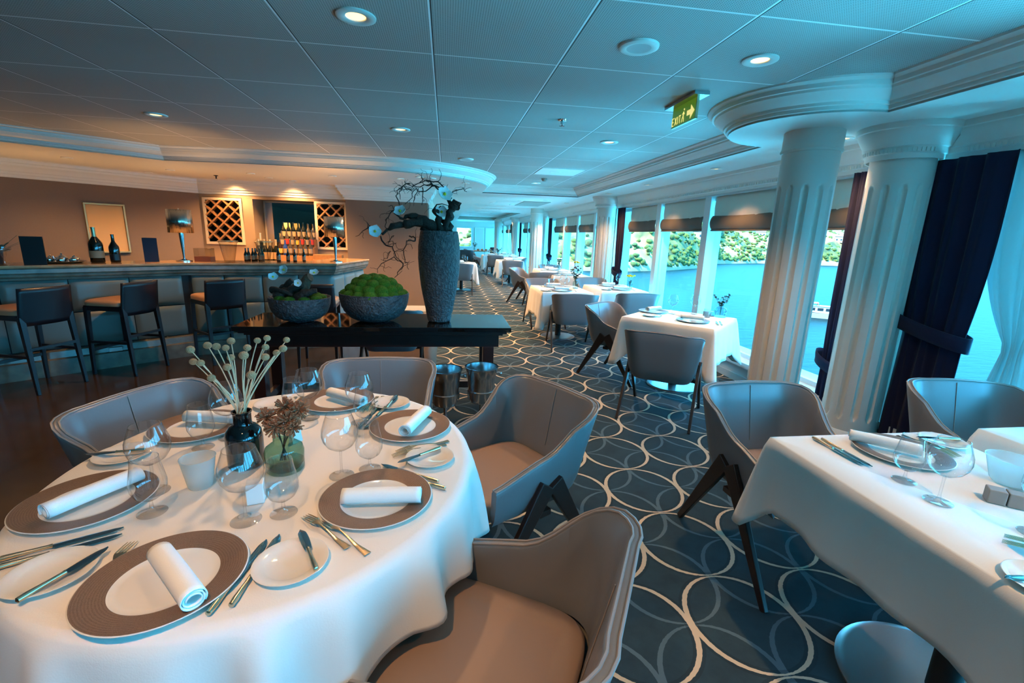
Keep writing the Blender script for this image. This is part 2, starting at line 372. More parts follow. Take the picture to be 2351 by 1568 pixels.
    def sweep(s, prof, path, closed=False):
        """prof: (out, z) pairs; path: plan points; out is to the RIGHT of the walking direction; corners are mitred"""
        P = [Vector(p) for p in path]; n = len(P); rows = []
        for i in range(n):
            d0 = (P[i] - P[i - 1]).normalized() if (i > 0 or closed) else (P[1] - P[0]).normalized()
            d1 = (P[(i + 1) % n] - P[i]).normalized() if (i < n - 1 or closed) else d0
            n0 = Vector((d0.y, -d0.x)); n1 = Vector((d1.y, -d1.x)); mt = n0 + n1
            mt = mt / max(0.25, mt.dot(n0)) if mt.length > 1e-6 else n0
            rows.append([(P[i].x + mt.x * o, P[i].y + mt.y * o, z) for o, z in prof])
        k = len(prof); vs_ = [v for r in rows for v in r]; fs = []
        for i in range(n if closed else n - 1):
            j = (i + 1) % n
            for a in range(k - 1): fs.append((i * k + a, j * k + a, j * k + a + 1, i * k + a + 1))
        return s.add(vs_, fs)
    def xf(s, mtx):
        s.v = [tuple(mtx @ Vector(v)) for v in s.v]; return s
    def build(s, name, m, parent=None, smooth=35, bevel=0, sub=0, solid=0, mats=None, fm=None):
        me = bpy.data.meshes.new(name); me.from_pydata(s.v, [], s.f)
        bm = bmesh.new(); bm.from_mesh(me); bmesh.ops.recalc_face_normals(bm, faces=bm.faces); bm.to_mesh(me); bm.free()
        for mm in (mats or [m]): me.materials.append(mm)
        if fm:
            for p in me.polygons: p.material_index = fm(p)
        if smooth:
            me.polygons.foreach_set('use_smooth', [True] * len(me.polygons))
            me.set_sharp_from_angle(angle=radians(smooth))
        me.update()
        o = bpy.data.objects.new(name, me); COL.objects.link(o)
        if parent: o.parent = parent
        if solid:
            md = o.modifiers.new('solid', 'SOLIDIFY'); md.thickness = solid; md.offset = 0
        if bevel:
            md = o.modifiers.new('bevel', 'BEVEL'); md.width = bevel; md.segments = 2; md.limit_method = 'ANGLE'; md.angle_limit = radians(40)
        if sub:
            md = o.modifiers.new('sub', 'SUBSURF'); md.levels = sub; md.render_levels = sub
        return o

def tag(o, label, cat, group=None, kind=None):
    o['label'] = label; o['category'] = cat
    if group: o['group'] = group
    if kind: o['kind'] = kind
    return o
ORD = 'first second third fourth fifth sixth seventh eighth ninth tenth eleventh twelfth thirteenth fourteenth fifteenth sixteenth seventeenth eighteenth nineteenth twentieth'.split()
def thing(name, label, cat, loc=(0, 0, 0), rz=0.0, group=None):
    o = bpy.data.objects.new(name, None); COL.objects.link(o); o.empty_display_size = 0.1
    o.location = loc; o.rotation_euler = (0, 0, rz); return tag(o, label, cat, group)
def struct(name, mb, m, **k):
    o = mb.build(name, m, **k); o['kind'] = 'structure'; return o
KIDS = {}
def copy_tree(o, loc=None, rz=None, label=None, group=None, scale=None, _p=None):
    c = o.copy(); COL.objects.link(c)
    if _p: c.parent = _p
    if loc is not None: c.location = loc
    if rz is not None: c.rotation_euler = (0, 0, rz)
    if scale is not None: c.scale = (scale,) * 3 if isinstance(scale, (int, float)) else scale
    if label: c['label'] = label
    if group: c['group'] = group
    for ch in list(o.children):
        copy_tree(ch, _p=c)
    return c
class Proto:
    """first use moves the built thing itself, later uses copy it"""
    def __init__(s, make): s.make = make; s.o = None
    def put(s, loc, rz, label, group=None, scale=None):
        if s.o is None:
            s.o = s.make(); s.o.location = loc; s.o.rotation_euler = (0, 0, rz); s.o['label'] = label
            if group: s.o['group'] = group
            if scale is not None: s.o.scale = (scale,) * 3 if isinstance(scale, (int, float)) else scale
            return s.o
        return copy_tree(s.o, loc, rz, label, group, scale if scale is not None else (1, 1, 1))
def face_dir(fx, fy): return atan2(-fx, fy)      # rz that turns local +y to (fx, fy)
# ================================================================== THE ROOM
HS, HM = 2.33, 2.49           # soffit and recessed ceiling heights
struct('floor', MB().box(-0.12, 3.3, -14, 30, -0.1, 0.0), M['carpet'], smooth=0)
struct('floor_stone', MB().box(-8.0, -0.12, -14, 12.2, -0.1, 0.0), M['stone_floor'], smooth=0)
struct('floor_hall', MB().box(-0.6, -0.12, 12.2, 30, -0.1, 0.0), M['carpet'], smooth=0)
struct('ceiling', MB().box(-8.0, 3.4, -14.0, 9.9, HM, HM + 0.1), M['ceiling'], smooth=0)

def arc(cx, cy, rx, ry, a0, a1, n):
    return [(cx + rx * cos(radians(a0 + (a1 - a0) * i / n)), cy + ry * sin(radians(a0 + (a1 - a0) * i / n))) for i in range(n + 1)]
right_low = [(2.62, 9.3)] + arc(2.63, 3.21, 0.57, 0.57, 90, 270, 36) + [(2.62, -14.0)]
bar_low = [(-7.9, 3.35), (-3.62, 6.85), (-2.6, 6.74), (-0.95, 6.70)] + arc(-0.95, 8.35, 1.64, 1.65, -84, 0, 20) + [(0.69, 9.3)]
far_low = [(0.69, 9.3), (2.62, 9.3)]
# soffits (thin slabs whose underside is at HS)
struct('ceiling_window_side', MB().prism(right_low + [(3.4, -14.0), (3.4, 9.3)], HS, HS + 0.02), M['white_paint'], smooth=0)
struct('ceiling_bar', MB().prism(bar_low + [(-0.35, 9.3), (-0.35, 12.2), (-8.0, 12.2), (-8.0, 3.35)], HS, HS + 0.02), M['white_paint'], smooth=0)
mb = MB().box(-0.6, 3.4, 9.3, 16.6, HS, HS + 0.02).box(-0.6, 0.6, 16.6, 26, HS, HS + 0.02).box(2.62, 3.4, 16.6, 26, HS, HS + 0.02).box(-0.6, 3.4, 26, 30.1, HS, HS + 0.02)
struct('ceiling_hall', mb, M['white_paint'], smooth=0)
struct('ceiling_hall_recess', MB().box(0.4, 2.8, 16.4, 26.2, HM, HM + 0.05), M['white_paint'], smooth=0)
CROWN = [(0.0, HS), (0.0, HS + 0.012), (0.018, HS + 0.014), (0.020, HS + 0.034), (0.036, HS + 0.036), (0.040, HS + 0.052), (0.058, HS + 0.060),
         (0.082, HS + 0.082), (0.108, HS + 0.100), (0.112, HS + 0.114), (0.128, HS + 0.116), (0.134, HS + 0.138), (0.160, HS + 0.150), (0.164, HM)]
struct('trim_1', MB().sweep(CROWN, right_low), M['crown'], smooth=25)
struct('trim_2', MB().sweep(CROWN, [(x, y) for x, y in bar_low]), M['crown'], smooth=25)
struct('trim_3', MB().sweep(CROWN, [(0.69, 9.3), (2.62, 9.3)]), M['crown'], smooth=25)
struct('trim_4', MB().sweep(CROWN, [(2.62, 16.6), (0.6, 16.6), (0.6, 26), (2.62, 26)][::-1], closed=True), M['crown'], smooth=25)

# window wall: sill, header, cornice that bulges round the engaged columns
COLY = [-9.06, -3.06, 2.94, 8.94, 14.94, 20.94, 26.94]
mb = MB().box(3.3, 3.75, -14, 30.1, -0.1, 0.20).box(3.24, 3.75, -14, 30.1, 0.20, 0.255)
mb.box(3.3, 3.75, -14, 30.1, 2.10, 2.6).box(3.28, 3.36, -14, 30.1, 0.0, 0.08)
struct('wall_right', mb, M['frame_white'], smooth=0)
CORN = [(0.0, 2.115), (0.010, 2.115), (0.012, 2.145), (0.02, 2.15), (0.024, 2.185), (0.034, 2.19), (0.038, 2.21), (0.052, 2.235), (0.072, 2.27), (0.075, 2.29), (0.088, 2.295), (0.092, HS)]
path = [(3.29, 30.1)]
for cy in COLY[::-1]:
    path += [(3.29, cy + 0.24)] + arc(3.12, cy, 0.205, 0.205, 48, 312, 24) + [(3.29, cy - 0.24)]
path += [(3.29, -14.0)]
# keep only the part that bulges into the room
path = [p for p in path if p[0] <= 3.2901]
struct('trim_5', MB().sweep(CORN, path), M['crown'], smooth=25)
mb = MB()
y = -1.0
while y < 12:
    if min(abs(y - c) for c in COLY) > 0.26: mb.box(3.262, 3.28, y - 0.008, y + 0.008, 2.152, 2.176)
    y += 0.03
for cy in COLY[2:4]:
    for k in range(-14, 15):
        a = radians(180 + k * 6.0); mb.obox((3.12 + 0.226 * cos(a), cy + 0.226 * sin(a), 2.164), 0.018, 0.014, 0.024, a)
struct('trim_6', mb, M['crown'], smooth=0)

# windows: four panes to a bay, each a frame with its pane
nwin = 0
MULL = []
for bi, cy in enumerate(COLY[:-1] + [26.94]):
    cuts = [cy + 0.02, cy + 1.36, cy + 2.76, cy + 4.16, cy + 5.98]
    if bi == 6: cuts = [cy + 0.02, 28.3, 29.9]
    for a, b in zip(cuts, cuts[1:]):
        if b > 30: b = 30
        nwin += 1
        f = MB()
        f.box(3.38, 3.54, a + 0.0005, a + 0.045, 0.255, 2.10).box(3.38, 3.54, b - 0.045, b - 0.0005, 0.255, 2.10)
        f.box(3.40, 3.50, a + 0.045, b - 0.045, 0.255, 0.30).box(3.40, 3.50, a + 0.045, b - 0.045, 2.05, 2.10)
        f.box(3.33, 3.379, a + 0.0005, a + 0.070, 0.255, 2.10).box(3.33, 3.379, b - 0.070, b - 0.0005, 0.255, 2.10)
        w = struct('window_%d' % nwin, f, M['frame_white'], smooth=0)
        MB().box(3.445, 3.455, a + 0.045, b - 0.045, 0.30, 2.05).build('pane', M['pane'], w, smooth=0)
        MULL.append((a, b))
# small engaged wall strip behind each engaged column
mb = MB()
for cy in COLY: mb.box(3.27, 3.6, cy - 0.14, cy + 0.14, 0.2, 2.2)
struct('wall_right_piers', mb, M['column'], smooth=0)

# bar back walls
LW0 = Vector((-4.42, 9.3)); LWD = Vector((-0.672, -0.74)).normalized(); LWN = Vector((LWD.y, -LWD.x))   # LWN points to the bar side
if LWN.dot(Vector((1, -1))) < 0: LWN = -LWN
def wallbox(a, d, n, s0, s1, t0, t1, z0, z1):
    c = [a + d * s0 + n * t0, a + d * s1 + n * t0, a + d * s1 + n * t1, a + d * s0 + n * t1]
    return [(p.x, p.y) for p in c], z0, z1
struct('wall_left', MB().prism(*wallbox(LW0, LWD, LWN, -0.15, 5.4, 0, -0.12, 0, 2.4)), M['wall_taupe'], smooth=0)
# niche wall: two racks with an open mirrored bay between
mb = MB().box(-4.55, -4.36, 9.3, 9.42, 0, 2.4).box(-4.36, -3.70, 9.3, 9.42, 0, 1.20).box(-3.70, -3.62, 9.3, 9.42, 0, 2.4)
mb.box(-4.36, -3.70, 9.3, 9.42, 2.04, 2.4).box(-3.62, -2.44, 9.3, 9.5, 2.03, 2.4).box(-4.55, -1.75, 9.8, 9.9, 0, 2.4)
mb.box(-3.62, -3.52, 9.3, 9.8, 0, 2.04).box(-2.44, -1.86, 9.3, 9.42, 0, 1.16).box(-2.44, -1.86, 9.3, 9.42, 2.05, 2.4)
struct('wall_back', mb, M['niche'], smooth=0)
struct('wall_bar_end', MB().box(-1.86, -0.35, 9.2, 9.9, 0, 2.4), M['wall_taupe'], smooth=0)
struct('wall_hall_left', MB().box(-0.50, -0.35, 9.9, 30, 0, 2.4), M['wall_cream'], smooth=0)
struct('baseboard_back', MB().box(-1.86, -0.34, 9.185, 9.2, 0, 0.11), M['white_paint'], smooth=0)
BCORN = [(0.0, 2.085), (0.014, 2.09), (0.016, 2.125), (0.034, 2.13), (0.04, 2.165), (0.06, 2.17), (0.075, 2.21), (0.11, 2.245), (0.115, 2.275), (0.135, 2.28), (0.14, 2.315), (0.16, HS)]
pl = LW0 + LWD * 5.2
struct('trim_7', MB().sweep(BCORN, [(pl.x, pl.y), (-4.42, 9.3), (-1.86, 9.3), (-1.86, 9.2), (-0.35, 9.2), (-0.35, 9.9)]), M['crown'], smooth=25)
struct('wall_near', MB().box(-8.1, 3.75, -14.15, -14.0, -0.1, 2.6), M['wall_cream'], smooth=0)
struct('wall_west', MB().box(-8.15, -8.0, -14.0, 12.3, -0.1, 2.6), M['wall_taupe'], smooth=0)
struct('wall_behind_bar', MB().box(-8.1, -0.5, 12.2, 12.3, -0.1, 2.6), M['wall_cream'], smooth=0)
# roof slab and outer hull closing the space above the ceilings
struct('ceiling_deck', MB().box(-8.2, 3.8, -14.2, 30.2, 2.62, 2.8), M['white_paint'], smooth=0)

# far end wall with a window, a door-like pair of panels
struct('wall_far', MB().box(-0.5, 0.62, 30, 30.15, 0, 2.4).box(0.62, 1.62, 30, 30.15, 0, 0.75).box(0.62, 1.62, 30, 30.15, 1.95, 2.4).box(1.62, 3.75, 30, 30.15, 0, 2.4), M['crown'], smooth=0)
w = struct('window_40', MB().box(0.56, 0.66, 29.96, 30.1, 0.72, 2.0).box(1.58, 1.68, 29.96, 30.1, 0.72, 2.0).box(0.66, 1.58, 29.96, 30.1, 0.72, 0.78).box(0.66, 1.58, 29.96, 30.1, 1.93, 2.0), M['frame_white'], smooth=0)
MB().box(0.66, 1.58, 30.03, 30.04, 0.78, 1.93).build('pane', M['pane'], w, smooth=0)
d = struct('door_1', MB().box(1.86, 2.36, 29.93, 29.98, 0.0, 1.95), M['wall_cream'], smooth=0)
MB().box(1.80, 1.86, 29.93, 30.0, 0, 2.0).box(2.36, 2.42, 29.93, 30.0, 0, 2.0).box(1.86, 2.36, 29.93, 30.0, 1.95, 2.0).build('door_frame', M['white_paint'], d, smooth=0)
d = struct('door_2', MB().box(2.52, 3.0, 29.93, 29.98, 0.0, 1.95), M['white_paint'], smooth=0)
MB().box(2.46, 2.52, 29.93, 30.0, 0, 2.0).box(3.0, 3.06, 29.93, 30.0, 0, 2.0).box(2.52, 3.0, 29.93, 30.0, 1.95, 2.0).build('door_frame', M['frame_white'], d, smooth=0)

# ------------------------------------------------------------------ columns
def shaft_mb(R, z0, z1, nfl=12, top=1.95, low=0.27):
    zs = [z0, z0 + 0.02] + [low - 0.02 + 0.012 * i for i in range(7)] + [low + 0.1 + (top - low - 0.2) * i / 6 for i in range(7)] + [top - 0.055 + 0.012 * i for i in range(7)] + [z1]
    zs = sorted(set(round(z, 4) for z in zs if z0 <= z <= z1)); mb = MB(); nu = nfl * 12; vs_ = []; fs = []
    for z in zs:
        for k in range(nu):
            ph = ((k / 12.0) % 1.0) - 0.5; hw = 0.21; a = 0.0
            if abs(ph) < hw:
                a = math.sqrt(1 - (ph / hw) ** 2)
                e = min(z - low, top - z); rr = 0.045
                if e < 0: a = 0
                elif e < rr:
                    lim = math.sqrt(max(0, 1 - ((rr - e) / rr) ** 2)) * hw
                    a = math.sqrt(max(0, 1 - (ph / lim) ** 2)) if abs(ph) < lim and lim > 0 else 0.0
            r = R - 0.022 * a; an = 2 * pi * k / nu; vs_.append((r * cos(an), r * sin(an), z))
    for j in range(len(zs) - 1):
        for k in range(nu): fs.append((j * nu + k, j * nu + (k + 1) % nu, (j + 1) * nu + (k + 1) % nu, (j + 1) * nu + k))
    return mb.add(vs_, fs)
def make_column(R=0.185):
    t = thing('fluted_column', '', 'column')
    shaft_mb(R, 0.16, 2.2).build('shaft', M['column'], t, smooth=50)
    MB().lathe([(0, 0), (R + .05, 0), (R + .05, .10), (R + .035, .12), (R + .035, .145), (R + .015, .17), (R, .18), (0, .18)], 48).build('base', M['column'], t)
    MB().lathe([(R - .01, 2.18), (R + .008, 2.185), (R + .014, 2.2), (R + .008, 2.215), (R + .006, 2.235), (R + .006, HS), (0, HS)], 48).build('capital', M['column'], t)
    return t
cp = Proto(make_column)
cp.put((2.63, 3.21, 0), 0.1, 'free standing white fluted column under the round ceiling bulge, nearest of the columns', 'column')
cp.put((2.63, 13.6, 0), 0.1, 'white fluted column halfway down the hall with grey chairs around its foot')
cp.put((2.63, 23.9, 0), 0.1, 'farthest free standing white column near the end wall')
for cy, lab in ((2.94, 'white fluted column against the window wall between two navy curtains, beside the near column'),
                (8.94, 'white half column on the window wall left of the wide bank of windows'),
                (14.94, 'white half column on the window wall mostly hidden behind the mid-hall column'),
                (20.94, 'thin looking far half column on the window wall')):
    cp.put((3.12, cy, 0), 0.15, lab)

# ------------------------------------------------------------------ roman blinds
def make_blind(w):
    t = thing('roman_blind', '', 'blind'); rnd = random.Random(int(w * 100))
    def fab(u, v):
        y = (u - 0.5) * w; z = 2.105 - v * 0.31
        return (-0.012 * v - 0.010 * v * sin(u * 31 + sin(v * 5) * 1.5) , y, z + 0.0)
    MB().grid(fab, 40, 8).build('fabric', M['blind'], t, smooth=60, solid=0.004)
    def band(u, v):
        y = (u - 0.5) * (w + 0.02 * sin(pi * v)); z = 1.865 - v * 0.17 - 0.012 * sin(u * pi)
        b = 0.016 + 0.028 * sin(pi * min(1, v * 1.0)) ** 0.7
        return (-b + 0.004 * sin(u * 25), y, z)
    MB().grid(band, 30, 8).build('border_band', M['blind_band'], t, smooth=60, solid=0.006)
    MB().box(-0.030, 0.0, -w / 2, w / 2, 1.676, 1.694).build('hem_fold', M['blind_band'], t, smooth=0)
    return t
BW = {}
names = {6: 'nearest pale roman blind with taupe band, over the wide pane between the two big columns',
         7: 'pale roman blind with taupe band just left of the free standing near column',
         8: 'pale roman blind with taupe band, second to the left of the free standing near column',
         9: 'narrow pale roman blind right beside the navy curtain of the third window bay',
         10: 'rightmost roman blind of the middle window bay, left of the half column',
         11: 'second roman blind from the right in the middle window bay',
         12: 'third roman blind from the right in the middle window bay',
         13: 'roman blind touching the navy curtain of the middle window bay'}
nb_ = 0
for i, (a, b) in enumerate(MULL):
    if a < 2.5 or a > 27: continue
    hi = b - 0.11
    if i % 4 == 3: hi = b - 0.62
    lo = a + 0.10
    if i % 4 == 0: lo = a + (0.5 if a < 4 else 0.26)
    w = round(hi - lo, 3)
    if w not in BW: BW[w] = Proto(lambda w=w: make_blind(w))
    lab = names.get(i - 2)
    if not lab: lab = '%s small roman blind from the near end of the distant window bays' % ORD[nb_]; nb_ += 1
    g = None if (i - 2) in names else 'far roman blinds'
    BW[w].put((3.375, (hi + lo) / 2, 0), 0, lab, g or 'roman blinds of the near bays')

# ------------------------------------------------------------------ curtains
def make_curtain(w0=0.46, tie=0.95, pinch=0.62, m='navy'):
    t = thing('curtain', '', 'curtain')
    def fn(u, v):
        z = 2.112 - v * 2.09
        k = 1.0
        if z < tie + 0.75: k = 1.0 - (1 - pinch) * (1 - (max(z, tie) - tie) / 0.75) ** 2
        if z < tie: k = pinch + (0.86 - pinch) * min(1, (tie - z) / 0.6) * 0.6
        y = (u - 0.5) * w0 * k - (1 - k) * w0 * 0.12
        a = 0.022 * (0.6 + 0.4 * k)
        return (a * (0.7 * sin(u * 2 * pi * 3.2 + 0.9 * sin(v * 4)) + 0.3 * sin(u * 2 * pi * 6.1 + 2.0 * v)) + 0.003 * sin(u * 61 + 4 * v), y, z)
    MB().grid(fn, 90, 34).build('drape', M[m], t, smooth=80, solid=0.006)
    if m == 'navy':
        mb = MB()
        mb.grid(lambda u, v: ((0.075 + 0.01 * (v > 0.5)) * -sin(u * 2 * pi), (0.5 * w0 * pinch + 0.05) * cos(u * 2 * pi) - (1 - pinch) * w0 * 0.12, tie - 0.06 + v * 0.10 + 0.10 * (0.5 + 0.5 * cos(u * 2 * pi)) * 1.0 - 0.02), 32, 3, wrap=True)
        mb.build('tieback', M['navy'], t, smooth=60, solid=0.006)
        MB().tube([(0.02, 0.5 * w0 * pinch + 0.0, tie + 0.08), (0.05, 0.5 * w0 * pinch + 0.05, tie + 0.10), (0.09, 0.5 * w0 * pinch + 0.06, tie + 0.09)], 0.004, 6).build('hook', M['black'], t)
    return t
cur = Proto(lambda: make_curtain(0.50, 0.98, 0.80))
cur.put((3.235, 2.60, 0), 0, 'widest navy curtain, tied back with a navy band, right of the two big columns')
thin = Proto(lambda: make_curtain(0.22, 0.55, 0.75))
thin.put((3.24, 3.34, 0), 0, 'narrow navy curtain seen in the gap between the two big columns')
mid = Proto(lambda: make_curtain(0.34, 0.9, 0.70))
mid.put((3.24, 8.48, 0), 0, 'navy curtain beside the half column at the left end of the wide window bank')
mid.put((3.24, 14.48, 0), 0, 'navy curtain in the middle window bay, right of the mid-hall column')
mid.put((3.24, 20.48, 0), 0, 'farthest small navy curtain, left of the mid-hall column')
sh = Proto(lambda: make_curtain(0.50, 0.98, 0.25, 'sheer'))
sh.put((3.30, 2.20, 0), 0, 'grey sheer curtain gathered toward the wide navy curtain at right edge of picture')
o = thing('curtain', 'brownish far drape slanting beside the farthest half column', 'curtain', (3.2, 22.6, 0))
MB().grid(lambda u, v: (0.03 * sin(u * 30), (u - 0.5) * 1.1 * (1 - 0.75 * v) - v * 0.35, 2.1 - 1.5 * v), 40, 10).build('drape', mat('olive_drape', (82, 78, 66), 0.9), o, smooth=80, solid=0.006)

struct('sky_blocker_slab', MB().box(3.75, 5.7, -14, 30.1, 2.5, 2.7), M['white_paint'], smooth=0)  # unseen slab added to cut off high sky light above the windows
# ------------------------------------------------------------------ outside: sea, hillside, houses, boat
WZ = -12.5
o = MB().add([(3.9, -400, WZ), (900, -400, WZ), (900, 900, WZ), (3.9, 900, WZ)], [(0, 1, 2, 3)]).build('sea', M['sea'], smooth=0); tag(o, 'blue green sea outside the windows', 'sea', kind='stuff')
shore = [(-200, 190), (-40, 196), (40, 200), (81, 203), (107, 217), (140, 243), (185, 300), (245, 330), (331, 348), (420, 330), (330, 235), (307, 215), (361, 238), (520, 120), (640, -80), (700, -300)]
shore = [(-260, 250), (-60, 215), (40, 196), (81, 200), (107, 213), (140, 240), (175, 290), (235, 322), (300, 318), (330, 270), (345, 215), (430, 160), (560, 60), (640, -150)]
from mathutils import noise as mn
def hill():
    P = [Vector(p) for p in shore]; L = [0]
    for a, b in zip(P, P[1:]): L.append(L[-1] + (b - a).length)
    def at(s):
        for i in range(len(P) - 1):
            if s <= L[i + 1] + 1e-6:
                k = (s - L[i]) / (L[i + 1] - L[i]); d = (P[i + 1] - P[i]).normalized(); return P[i].lerp(P[i + 1], k), Vector((-d.y, d.x))
        return P[-1], Vector((0, 1))
    nu, nv = 260, 46
    def fn(u, v):
        p, _ = at(u * L[-1]); c = Vector((-30, 0)); n = (p - c).normalized()
        k = v ** 1.6 * 330; q = p + n * k
        h = WZ + 0.5 + 34 * (1 - math.exp(-k * 0.30 / 34)) + 9 * (1 - math.exp(-k / 8)) * (0.5 + 0.5 * mn.noise(Vector((p.x * 0.02, p.y * 0.02, 0))))
        h += 7 * min(1, k / 60) * mn.noise(Vector((q.x * 0.012, q.y * 0.012, 3))) + 5.0 * min(1, k / 10) * mn.noise(Vector((q.x * 0.06, q.y * 0.06, 7))) + 2.2 * min(1, k / 5) * mn.noise(Vector((q.x * 0.25, q.y * 0.25, 1)))
        if v == 0: h = WZ - 1
        return (q.x, q.y, h)
    return MB().grid(fn, nu, nv), fn
hmb, hfn = hill()
o = hmb.build('hillside', M['hill'], smooth=60); o['kind'] = 'structure'
rnd = random.Random(5)
tm = MB()
for i in range(5200):
    u = rnd.uniform(0.08, 0.95); v = rnd.random() ** 1.5 * 0.62 + 0.05; p = hfn(u, v); r = rnd.uniform(0.7, 1.9)
    tm.ball((p[0], p[1], p[2] + r * 0.3), r, 6, 4, 0.75, 0.25, rnd)
o = tm.build('trees', mat('tree_crowns', (26, 46, 18), 0.95, noise=(0.3, (74, 86, 22), 0.3)), smooth=80); tag(o, 'green trees and scrub scattered over the hillside across the water', 'trees', kind='stuff')
def house(u, v, w, d, h, lab, roof=False):
    p = hfn(u, v); t = thing('house', lab, 'house', (p[0], p[1], p[2] - 1.0), face_dir(-p[0], -p[1]))
    MB().box(-w / 2, w / 2, -d / 2, d / 2, 0, h + 1).build('walls', M['house'], t, smooth=0)
    rb = MB().box(-w / 2 - .3, w / 2 + .3, -d / 2 - .3, d / 2 + .3, h + 1, h + 1.3) if not roof else MB().add([(-w/2-.4, -d/2-.4, h+1), (w/2+.4, -d/2-.4, h+1), (w/2+.4, d/2+.4, h+1), (-w/2-.4, d/2+.4, h+1), (-w/2, 0, h+2.6), (w/2, 0, h+2.6)], [(0, 1, 5, 4), (2, 3, 4, 5), (1, 2, 5), (3, 0, 4), (0, 3, 2, 1)])
    rb.build('roof', M['rooftile'] if roof else M['house'], t, smooth=0)
    for k in range(3):
        x = -w / 2 + w * (k + 0.5) / 3
        MB().box(x - .5, x + .5, d / 2, d / 2 + .06, h * 0.45, h * 0.45 + 1.3).build('window', M['boat_dark'], t, smooth=0)
house(0.33, 0.33, 11, 7, 4, 'low pale house on the hillside seen left of the second window mullion')
house(0.50, 0.30, 9, 7, 4, 'pale house above the far shore, seen between the two big columns', True)
house(0.44, 0.42, 8, 6, 4, 'small pale house high on the slope right of the near column', True)
house(0.25, 0.36, 10, 6, 4, 'white house among the trees in the left window', True)

b = thing('motor_boat', 'white motor boat with an orange canopy, crossing the water between the big columns', 'boat', (75.0, 81.5, WZ), face_dir(-0.75, 0.66) + pi / 2 * 0)
hullp = []
def hullf(u, v):
    x = (u - 0.5) * 8.6; k = 1 - max(0, (u - 0.55) / 0.45) ** 2.2; wy = 1.35 * k * (0.75 + 0.25 * v)
    return x + (0.5 * v if u > 0.8 else 0), wy, -0.1 + v * (0.95 + 0.35 * u)
mb = MB(); mb.grid(lambda u, v: hullf(u, v), 20, 4); mb.grid(lambda u, v: (hullf(u, v)[0], -hullf(u, v)[1], hullf(u, v)[2]), 20, 4)
mb.grid(lambda u, v: (hullf(u, 1)[0], hullf(u, 1)[1] * (2 * v - 1), hullf(u, 1)[2]), 20, 2)
mb.add([hullf(0, 0), hullf(0, 1), (hullf(0, 1)[0], -hullf(0, 1)[1], hullf(0, 1)[2]), (hullf(0, 0)[0], -hullf(0, 0)[1], hullf(0, 0)[2])], [(0, 1, 2, 3)])
mb.build('hull', M['boat_white'], b, smooth=40)
MB().box(-2.6, 2.1, -1.0, 1.0, 1.1, 2.35).box(-2.8, 2.4, -1.15, 1.15, 2.35, 2.45).build('cabin', M['boat_white'], b, smooth=0)
for k in range(3):
    MB().box(-2.1 + 1.4 * k, -1.1 + 1.4 * k, -1.03, 1.03, 1.5, 2.05).build('cabin_window', M['boat_dark'], b, smooth=0)
MB().box(-3.6, -0.6, -1.1, 1.1, 2.9, 3.0).box(-3.5, -3.4, -1, -.9, 1.0, 2.9).box(-3.5, -3.4, .9, 1, 1.0, 2.9).box(-.8, -.7, -1, -.9, 2.4, 2.9).box(-.8, -.7, .9, 1, 2.4, 2.9).build('canopy', M['boat_red'], b, smooth=0)
b.rotation_euler = (0, 0, atan2(-0.62, 0.78))

# ------------------------------------------------------------------ ceiling fittings
def make_down(r=0.09, power=LAMP_W, cone=105):
    t = thing('recessed_downlight', '', 'ceiling light')
    MB().lathe([(r * 0.50, 0.0), (r * 0.52, -0.004), (r * 0.62, -0.008), (r * 0.9, -0.010), (r, -0.006), (r, 0.0)], 32).build('trim_ring', M['white_paint'], t)
    MB().lathe([(0, -0.002), (r * 0.3, -0.003), (r * 0.5, 0.0)], 24).build('lamp', M['lens'], t)
    l = bpy.data.lights.new('lamp_light', 'SPOT'); l.energy = power; l.color = WARM; l.spot_size = radians(cone); l.spot_blend = 0.8; l.shadow_soft_size = 0.035
    lo = bpy.data.objects.new('lamp_light', l); COL.objects.link(lo); lo.parent = t; lo.location = (0, 0, -0.02)
    return t
dl = Proto(make_down)
for (x, y, lab) in [(-0.413, 2.459, 'large downlight at the top of the picture, almost above the round table'), (-0.434, 4.82, 'downlight above the console table and driftwood'),
                    (-2.60, 4.885, 'downlight at the left over the bar stools'), (1.656, 2.50, 'downlight near the exit sign, right of the round loudspeaker'),
                    (1.632, 4.77, 'downlight just left of the ceiling bulge, beyond the sprinkler'), (1.613, 7.057, 'downlight on the square ceiling hatch'),
                    (1.618, 8.63, 'farthest downlight of the near ceiling recess, beside the smoke detector')]:
    dl.put((x, y, HM), 0, lab, 'downlights in the panelled ceiling')
# lights of the part of the room behind the camera
for (x, y) in ((-0.42, 0.1), (-2.6, 0.1), (-2.6, 2.46), (-0.42, -2.3), (-5.2, 0.5), (-4.9, 3.0), (1.65, 0.1), (1.65, -2.3)):
    dl.put((x, y, HM), 0, 'downlight in the ceiling outside the picture, behind or left of the camera', 'downlights out of the picture')
ds = Proto(lambda: make_down(0.062, LAMP_W * 0.8))
for (x, y, lab) in [(2.959, 3.295, 'small downlight squeezed between the two big column tops'), (2.946, 4.96, 'small downlight above the window bank, first left of the near column'),
                    (2.926, 6.68, 'small downlight above the window bank, second left of the near column'), (2.90, 8.28, 'small downlight above the window bank, near the far half column'),
                    (2.8, 10.9, 'small downlight in the hall soffit beside the windows'), (2.2, 10.4, 'small downlight in the hall soffit beside the grey ceiling hatch')]:
    ds.put((x, y, HS), 0, lab, 'small downlights along the window side')
db = Proto(lambda: make_down(0.062, LAMP_W * 1.25, 140))
